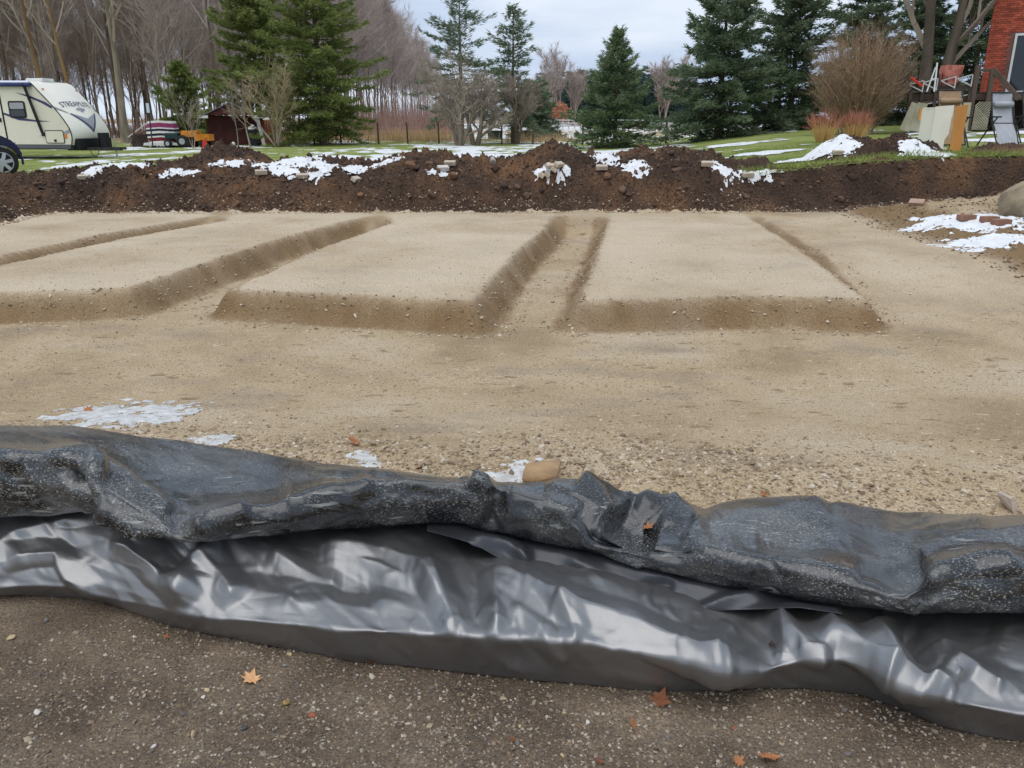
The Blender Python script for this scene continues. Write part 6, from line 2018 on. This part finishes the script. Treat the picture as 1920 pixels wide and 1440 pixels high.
def snow_px(x0, y0, x1, y1, seed, thick=0.03, rag=0.55, ice=False):
    """snow patch that covers the given box of the photo"""
    xm, ym = (x0 + x1) / 2, (y0 + y1) / 2
    c, t, b = drop(xm, ym), drop(xm, y0), drop(xm, y1)
    if t[1] - c[1] > 4: t = c + (c - b)
    a, d = at_y(x0, ym, c[1]), at_y(x1, ym, c[1])
    cx, cy = (a[0] + d[0]) / 2, (t[1] + b[1]) / 2
    rx, ry = abs(d[0] - a[0]) / 2, min(max(0.10, abs(t[1] - b[1]) / 2), 2.0)
    fr = 2.2 / max(rx, 0.25)

    def f(X, Y):
        q = np.hypot((X - cx) / rx, (Y - cy) / ry)
        return 0.75 - q * 0.75 + rag * fbm((X - cx) * fr * 1.3, (Y - cy) * fr * 1.3 * min(3, max(1, rx / ry)), 4, seed, 0.6)
    st = max(0.010, min(rx, ry) / 30)
    o = snow_sheet('ice' if ice else 'snow', cx - rx * 1.5, cx + rx * 1.5, cy - ry * 1.5, cy + ry * 1.5, (max(st, rx / 60), st), f, thick, level=(not ice and cy > 14.6 and pit_s(np.array([cx]), np.array([cy]))[0] < 2.4))
    if ice and o: o.data.materials[0] = M_ice
    return o


for i, (b, th) in enumerate([((405, 298, 472, 317), .03), ((486, 299, 590, 324), .035), ((575, 306, 618, 334), .025), ((648, 305, 700, 328), .025), ((700, 295, 750, 308), .03), ((136, 302, 160, 324), .06), ((166, 300, 200, 325), .06),
                             ((200, 303, 305, 314), .04), ((312, 315, 350, 331), .03), ((348, 320, 372, 331), .02), ((800, 313, 856, 327), .025), ((1008, 308, 1064, 332), .03), ((1112, 288, 1156, 314), .04), ((1165, 303, 1213, 330), .03),
                             ((1322, 314, 1380, 330), .025), ((1370, 325, 1452, 342), .025), ((1472, 278, 1580, 299), .03), ((1556, 268, 1608, 290), .025), ((1688, 273, 1772, 294), .04), ((1745, 400, 1935, 440), .025), ((1790, 436, 1940, 468), .02),
                             ((125, 758, 220, 784), .008), ((190, 762, 325, 800), .010), ((360, 820, 420, 832), .008), ((645, 856, 705, 880), .010), ((895, 888, 985, 908), .012), ((965, 868, 1010, 905), .012)]):
    near = b[1] > 700
    snow_px(*b, 500 + i, th * (0.5 if near else 0.7), rag=1.35 if near else 0.7, ice=near)
# old snow lying in streaks on the lawn and over the far field
snow_sheet('lawn_snow', -30, 16, 20.5, 50.5, (0.16, 0.16), lambda X, Y: 0.75 * fbm(X * 0.42, Y * 0.30, 5, 601, 0.62) + 0.35 * fbm(X * 2.6, Y * 1.5, 3, 602, 0.7) - 0.22 + 0.20 * sst(-12, -4, X) * (1 - sst(4, 9, X)) * sst(22, 34, Y) - 0.10 * sst(5, 10, X), 0.022)
snow_sheet('lawn_snow', 11.5, 21, 19.5, 31, (0.08, 0.08), lambda X, Y: fbm(X * 0.5, Y * 0.35, 4, 611, 0.55) - 0.16 + 0.5 * np.exp(-((X - 14.3) / 1.2) ** 2 - ((Y - 26.5) / 1.6) ** 2), 0.04)
snow_sheet('field_snow', -26, 46, 52.5, 112, (0.33, 0.33), lambda X, Y: 0.8 * fbm(X * 0.16, Y * 0.10, 5, 621, 0.66) + 0.3 * fbm(X * 1.5, Y * 0.8, 2, 622) + 0.06, 0.03)
snow_sheet('field_snow', -110, 10, 100, 190, (1.2, 1.2), lambda X, Y: fbm(X * 0.05, Y * 0.05, 5, 631, 0.6) + 0.2, 0.03)


# ---------------------------------------------------------------- stones
def stone_mat(name, cols, rough=0.85):
    m = bpy.data.materials.new(name); m.use_nodes = True
    n, l = m.node_tree.nodes, m.node_tree.links; p = n['Principled BSDF']; p.inputs['Roughness'].default_value = rough; p.inputs['Specular IOR Level'].default_value = 0.3
    g = n.new('ShaderNodeNewGeometry'); r = n.new('ShaderNodeValToRGB'); r.color_ramp.interpolation = 'CONSTANT'
    e = r.color_ramp.elements
    for i, c in enumerate(cols):
        if i < 2: e[i].position, e[i].color = i / len(cols), c
        else: k = e.new(i / len(cols)); k.color = c
    l.new(g.outputs['Random Per Island'], r.inputs[0]); l.new(r.outputs[0], p.inputs['Base Color'])
    return m


M_gravel = stone_mat('driveway_gravel', [c8(118, 106, 92), c8(140, 127, 111), c8(98, 89, 82), c8(158, 146, 130), c8(136, 116, 96), c8(110, 102, 96), c8(180, 168, 152), c8(106, 93, 80), c8(144, 132, 116), c8(160, 142, 120)])
M_pitgravel = stone_mat('pit_gravel', [c8(160, 141, 114), c8(184, 166, 139), c8(136, 117, 93), c8(176, 160, 136), c8(150, 130, 104), c8(168, 152, 130), c8(122, 106, 88), c8(196, 184, 165), c8(146, 128, 106)])
M_clod = stone_mat('soil_clods', [c8(78, 62, 52), c8(96, 75, 61), c8(88, 68, 55), c8(116, 88, 67), c8(68, 55, 47), c8(104, 83, 70)], 0.95)
rng = np.random.default_rng(77)


def gravel(name, n, sampler, r0, r1, m, seed, sub=1, flat=0.62, label=None, power=2.0, sink=0.36, angular=5):
    X, Y = sampler(n)
    Z = ground(X, Y)
    R = r0 + (r1 - r0) * rng.uniform(0, 1, len(X)) ** power
    o = add(name, stones_mesh(name, np.stack([X, Y, Z], -1), R, seed, sub, flat, smooth=False, sink=sink, angular=angular), m)
    return tag(o, label, kind='stuff')


def polar(r0, r1, a0=-44, a1=44, keep=None):
    def f(n):
        r = np.exp(rng.uniform(math.log(r0), math.log(r1), n)); a = np.radians(rng.uniform(a0, a1, n))
        X, Y = r * np.sin(a), r * np.cos(a)
        if keep is not None:
            k = keep(X, Y); X, Y = X[k], Y[k]
        return X, Y
    return f


gravel('gravel', 24000, polar(1.25, 2.7), 0.0024, 0.0066, M_gravel, 1, sub=0, angular=0)
gravel('gravel', 1300, polar(1.25, 2.7), 0.005, 0.013, M_gravel, 2, sub=1, power=2.5)
band = lambda X, Y: rng.uniform(0, 1, X.shape) < np.clip(np.exp(-((Y - 3.6 + 0.14 * X) / 0.5) ** 2) * (0.75 + 1.2 * fbm(X * 1.4, Y * 1.4, 3, 700)), 0, 1)
gravel('gravel', 42000, polar(2.6, 5.8, keep=band), 0.004, 0.014, M_pitgravel, 3, sub=0, angular=0, power=2.0, sink=0.42)
gravel('gravel', 4200, polar(2.7, 5.0, keep=band), 0.011, 0.026, M_pitgravel, 4, sub=1, power=2.6, sink=0.4)
gravel('gravel', 9000, polar(3.6, 14.3, keep=lambda X, Y: (pit_s(X, Y) < -0.05) & (fbm(X * 0.8, Y * 0.8, 3, 710) > -0.15)), 0.004, 0.011, M_pitgravel, 5, sub=0, angular=0)


def trench_foot(n):
    X, Y = polar(5.5, 14)(n * 6)
    s = np.full(X.shape, 1e9)
    for b in BLOCKS: s = np.minimum(s, poly_sd(b, X, Y))
    k = (s > -0.05) & (s < 0.42) & (pit_s(X, Y) < -0.1) & (fbm(X * 1.1, Y * 1.1, 3, 712) > -0.25)
    return X[k][:n], Y[k][:n]


gravel('gravel', 4200, trench_foot, 0.006, 0.022, M_pitgravel, 6, sub=0, angular=0, power=2.2)
gravel('gravel', 3600, lambda n: (lambda X, Y: (X[(pit_s(X, Y) < 0.2)], Y[(pit_s(X, Y) < 0.2)]))(rng.uniform(5.7, 9.5, n), rng.uniform(7.5, 14.4, n)), 0.006, 0.024, stone_mat('mixed_soil_gravel', [c8(130, 110, 88), c8(104, 86, 68), c8(150, 132, 108), c8(118, 98, 78), c8(90, 74, 60)]), 7, sub=0, angular=0, power=1.8)
gravel('gravel', 1500, lambda n: (rng.uniform(5.8, 9.5, n), rng.uniform(7.5, 14.2, n)), 0.007, 0.022, M_pitgravel, 8)
foot = lambda n: (lambda X, Y: (X[np.abs(pit_s(X, Y) - 0.02) < 0.2], Y[np.abs(pit_s(X, Y) - 0.02) < 0.2]))(rng.uniform(-8.8, 9.5, n), rng.uniform(11.5, 15.2, n))
gravel('gravel', 26000, foot, 0.008, 0.026, M_pitgravel, 9, sub=0, angular=0)
spoil = lambda n: (lambda X, Y: (X[(pit_s(X, Y) > 0.05) & (pit_s(X, Y) < np.where(X > 4.6, 0.6, 2.6))], Y[(pit_s(X, Y) > 0.05) & (pit_s(X, Y) < np.where(X > 4.6, 0.6, 2.6))]))(rng.uniform(-9.6, 10.5, n), rng.uniform(13.6, 17.6, n))
gravel('soil_clods', 17000, spoil, 0.008, 0.04, M_clod, 10, sub=0, angular=0, flat=0.75, power=2.8, sink=0.4)
gravel('soil_clods', 800, spoil, 0.035, 0.13, M_clod, 11, sub=2, flat=0.65, power=2.0, sink=0.42, angular=8)
gravel('gravel', 2200, spoil, 0.007, 0.02, M_pitgravel, 12)
mound = lambda n: (rng.normal(-6.2, 0.75, n), rng.normal(18.2, 0.45, n))
gravel('soil_clods', 1500, mound, 0.008, 0.035, M_clod, 13, flat=0.8)
mound2 = lambda n: (rng.normal(7.2, 0.6, n), rng.normal(16.7, 0.3, n))
gravel('soil_clods', 1300, mound2, 0.008, 0.035, M_clod, 14, flat=0.8)


def one_stone(name, P, r, m, seed, label, cat='stone', flat=0.7, sub=3, group=None, sq=(1, 1, 1), rz=0.0, rough=0.25, sink=0.25):
    me = stones_mesh(name, np.zeros((1, 3)), np.array([r]), seed, sub, flat, rough, sub < 3 or sub == 5, sink, angular=(0 if sub == 5 else 7))
    o = add(name, me, m)
    if sub >= 4:
        V = np.array([v.co[:] for v in me.vertices]); nrm = V / np.linalg.norm(V, axis=1)[:, None]
        d = 0.07 * r * fbm(V[:, 0] * 3 / r + V[:, 2], V[:, 1] * 3 / r - V[:, 2], 4, seed)
        me.vertices.foreach_set('co', (V + nrm * d[:, None]).astype(np.float32).ravel())
    o.location = P; o.scale = sq; o.rotation_euler = (0, 0, rz)
    return tag(o, label, cat, group)


M_ptan = mat('tan_pebble', c8(190, 168, 132), c8(170, 150, 118), 40, 0.8)
M_pgrey = mat('grey_pebble', c8(150, 146, 142), c8(130, 128, 126), 40, 0.8)
M_pwhite = mat('white_pebble', c8(206, 200, 190), c8(186, 180, 170), 40, 0.8)
M_pochre = mat('ochre_pebble', c8(168, 138, 84), c8(142, 118, 78), 40, 0.8)
M_pslate = mat('slate_pebble', c8(74, 78, 84), c8(60, 62, 66), 40, 0.7)
M_pred = mat('red_brown_pebble', c8(150, 92, 66), c8(126, 80, 60), 40, 0.8)
for i, (px, py, w, m, lab) in enumerate([
        (20, 1200, 20, M_ptan, 'pale tan pebble at the left edge just below the plastic sheet'), (87, 1168, 15, M_pgrey, 'grey pebble close under the left end of the plastic sheet'),
        (252, 1195, 11, M_pwhite, 'whitish pebble in the driveway below the silver fold'), (72, 1338, 22, M_pwhite, 'flat white pebble at lower left of the driveway'),
        (362, 1385, 22, M_ptan, 'large beige stone chip low in the left half of the driveway'), (288, 1403, 15, M_pwhite, 'round white pebble near the bottom edge on the left'),
        (390, 1295, 16, M_ptan, 'tan pebble left of the pale orange leaf'), (380, 1309, 15, M_pwhite, 'white pebble under the tan one left of the pale leaf'),
        (537, 1250, 15, M_pgrey, 'smooth grey pebble right of the pale orange leaf'), (543, 1229, 15, M_ptan, 'yellowish pebble by the foot of the silver fold'),
        (537, 1320, 22, M_pochre, 'ochre pebble right below the pale orange leaf'), (588, 1347, 18, M_pred, 'red-brown pebble beside the white one at lower middle'),
        (588, 1333, 14, M_pwhite, 'white pebble touching the red-brown one'), (458, 1368, 17, M_pslate, 'dark slate chip in the lower driveway'),
        (1059, 1338, 12, M_ptan, 'small tan pebble in the middle of the lower driveway'), (1102, 1356, 13, M_pwhite, 'white pebble left of the torn rusty leaf'),
        (974, 1364, 13, M_ptan, 'tan pebble low in the centre of the driveway'), (1375, 1367, 14, M_pred, 'brown chip above the orange leaf at the bottom edge'), (1054, 1420, 17, M_ptan, 'beige pebble near the bottom edge at centre')]):
    P = drop(px, py); r = w / 2 * P[1] / 1500 * 1.12
    one_stone('pebble', P, r, m, 900 + i, lab, 'pebble', 0.6, 2, 'larger pebbles on the driveway', rz=i * 1.3)
P = drop(1020, 893)
one_stone('flat_rock', P, 0.17, mat('brown_rock', c8(172, 142, 106), c8(146, 120, 92), 9, 0.85, 0.5, 30), 951, 'flat brown angular rock lying against the back of the plastic sheet', 'rock', 0.55, 4, sq=(1.1, 0.6, 0.6), rz=0.15, rough=0.3)
P = drop(1893, 955)
one_stone('pale_rock', P, 0.065, mat('pale_rock', c8(196, 182, 166), c8(176, 160, 146), 9, 0.85, 0.4, 30), 953, 'pale pointed rock behind the right end of the plastic sheet', 'rock', 0.7, 3, rough=0.35)
P = drop(1905, 392)
one_stone('boulder', (8.75, 12.7, gz(8.4, 12.6) - 0.12), 1.0, M_boulder, 955, 'big rounded tan boulder half buried at the right edge', 'boulder', 0.5, 5, sq=(1.15, 0.7, 0.72), rz=0.25, rough=0.16)
P = drop(925, 310)
one_stone('round_stone', P, 0.085, M_pwhite, 957, 'single round whitish stone on the soil bank', 'stone', 0.9, 3, rough=0.1)
for i, (px, Y, r) in enumerate(((1838, 17.3, .16), (1856, 17.1, .13), (1872, 17.2, .15), (1889, 17.0, .21), (1908, 17.1, .16), (1922, 17.0, .14), (1936, 17.1, .2))):
    x = at_y(px, 268, Y)[0]
    one_stone('edging_stone', (x, Y, float(gtop(np.array([x]), np.array([Y]))[0])), r, M_stone, 960 + i, 'rough garden stone %s in the row below the grey chair' % ['first', 'second', 'third', 'biggest', 'fifth', 'sixth', 'last'][i], 'stone', 0.65, 3, 'stones below the grey chairs', rz=i)

# ---------------------------------------------------------------- pavers and blocks thrown on the bank
def paver(px, py, m, lab, rz=0.0, rx=0.1, ry=0.0, size=(0.21, 0.105, 0.065), group='loose pavers on the bank', nudge=0.02):
    P = drop(px, py)
    o = MB().box((0, 0, 0), size).build('paver', m, None, bevel=0.006)
    o.location = (P[0], P[1], P[2] + nudge); o.rotation_euler = (rx, ry, rz)
    return tag(o, lab, 'paver', group)


for a in [(158, 338, M_palepaver, 'pale paver lying alone at the left end of the bank', 0.05, 0.25), (490, 328, M_palepaver, 'pale block at the left tip of the large snow patch', 0.4, 0.2), (567, 338, M_palepaver, 'tan paver under the large snow patch', 0.3, 0.3),
          (668, 342, M_palepaver, 'pale block below the right end of the large snow patch', 1.2, 0.5), (844, 318, M_palepaver, 'grey-tan paver right of the small white block', -0.1, 0.3), (831, 321, M_pwhite, 'whitish block beside the grey-tan paver', 0.5, 0.4),
          (1016, 338, M_palepaver, 'leftmost paver in the little heap on the bank', 1.4, 0.6), (1026, 336, M_palepaver, 'second paver in the little heap on the bank', 1.5, 0.6), (1038, 335, M_palepaver, 'third paver in the little heap on the bank', 1.6, 0.6),
          (1034, 320, M_palepaver, 'top paver of the little heap on the bank', 0.3, 0.4), (1048, 327, M_palepaver, 'rightmost paver of the little heap on the bank', 0.9, 0.5),
          (1128, 324, M_palepaver, 'tan paver at the left of two small snow patches', 0.0, 0.3), (1325, 322, M_palepaver, 'pale block at the start of the thin snow strip', -0.3, 0.3), (1402, 334, M_palepaver, 'pale block in the middle of the thin snow strip', 0.2, 0.2),
          (1571, 291, M_palepaver, 'grey paver edge sticking out of snow on the right mound', 0.1, 0.2),
          (1718, 386, M_paver, 'pinkish paver tilted at the foot of the right bank', -0.7, 0.5), (1811, 414, M_redpaver, 'red-brown paver in snow, left of the three by the boulder', 0.05, 0.0),
          (1854, 418, M_redpaver, 'red-brown paver in snow, middle of the three by the boulder', 0.25, 0.0), (1876, 424, M_redpaver, 'red-brown paver in snow, nearest of the three by the boulder', 0.12, 0.0)]:
    big = a[0] > 1700
    paver(*a, size=(0.24, 0.14, 0.085) if big else (0.21, 0.105, 0.075), nudge=0.05)

# ---------------------------------------------------------------- fallen leaves
def leaf_mesh(seed, curl):
    rg = random.Random(seed)
    lobes = [(-90, .45), (-60, .35), (-40, .62), (-18, .42), (5, .85), (22, .5), (40, .78), (62, .48), (90, 1.0), (118, .48), (140, .78), (158, .5), (175, .85), (198, .42), (220, .62), (240, .35)]
    V = [(0, 0, 0.0)]
    for k in (0.5, 1.0):
        for a, r in lobes:
            r = r * k * rg.uniform(0.85, 1.1); x, y = r * math.cos(rad(a)), r * math.sin(rad(a))
            z = curl * (x * x * 0.9 + 0.5 * y * y * (1 if y > 0 else 0.3)) + 0.10 * rg.uniform(-1, 1) * k + 0.12 * math.sin(3 * x + seed)
            V.append((x, y, z))
    n = len(lobes); F = []
    for i in range(n):
        j = (i + 1) % n
        F.append((0, 1 + i, 1 + j)); F.append((1 + i, 1 + n + i, 1 + n + j, 1 + j))
    me = bpy.data.meshes.new('leaf'); me.from_pydata(V, [], F)
    for p in me.polygons: p.use_smooth = False
    return me


M_leafo = mat('orange_leaf', c8(176, 122, 82), c8(150, 96, 62), 30, 0.75)
M_leafp = mat('pale_orange_leaf', c8(218, 172, 124), c8(200, 150, 104), 30, 0.75)
M_leafr = mat('rust_brown_leaf', c8(142, 90, 62), c8(116, 74, 52), 30, 0.7)
M_leafd = mat('dark_leaf', c8(46, 34, 34), c8(64, 48, 46), 30, 0.7)


def on_sheet(P, px, py):
    x, y = pix(P); d = (x - px) ** 2 + (y - py) ** 2
    yd = P[..., 1]
    best = np.unravel_index(np.argmin(d + 400 * (yd - yd.min())), d.shape)
    return P[best] + np.array([0, -0.004, 0.008])


for i, (px, py, w, m, where, lab, tilt) in enumerate([
        (472, 1279, 40, M_leafp, 'g', 'pale orange maple leaf lying flat on the left driveway', 0.1), (313, 1199, 22, M_leafo, 'g', 'small curled orange leaf below the silver fold at left', 0.5),
        (697, 1246, 34, M_leafr, 'g', 'rusty leaf tucked under the edge of the silver fold', 0.3), (1236, 1320, 52, M_leafr, 'g', 'large torn rusty leaf below the middle of the sheet', 0.5),
        (1188, 1365, 30, M_leafo, 'g', 'upright orange leaf piece left of the large rusty leaf', 0.9), (1440, 1428, 52, M_leafo, 'g', 'broad orange leaf cut by the bottom edge', 0.2), (1384, 1433, 30, M_leafo, 'g', 'orange leaf tip at the bottom edge left of the broad leaf', 0.4),
        (962, 1392, 18, M_leafr, 'g', 'small reddish leaf scrap low in the centre', 0.3), (1125, 1430, 24, M_leafr, 'g', 'brown leaf scrap near the bottom edge', 0.2),
        (1213, 995, 36, M_leafo, 'b', 'orange leaf lying in a hollow on top of the black sheet', 0.3), (1443, 1215, 18, M_leafd, 'a', 'tiny dark leaf scrap on the silver face', 0.9),
        (665, 833, 34, M_leafo, 'g', 'orange leaf among the gravel behind the sheet', 0.5), (788, 880, 26, M_leafo, 'g', 'orange-red leaf at the back edge of the sheet', 0.6), (165, 772, 20, M_leafo, 'g', 'orange leaf on the icy snow patch', 0.4), (1435, 933, 26, M_leafo, 'g', 'thin orange leaf behind the right part of the sheet', 0.4)]):
    P = drop(px, py) if where == 'g' else on_sheet(TARP_TOP if where == 'b' else TARP_LOW, px, py)
    me = leaf_mesh(i + 3, 0.35 + 0.1 * (i % 3)); o = add('fallen_leaf', me, m)
    r = w / 2 * P[1] / 1500 * 1.45
    o.scale = (r, r, r); o.location = (P[0], P[1], P[2] + 0.10 * r + 0.004); o.rotation_euler = (tilt, 0.2 * math.sin(i * 2.1), i * 1.9)
    tag(o, lab, 'leaf', 'fallen maple leaves')
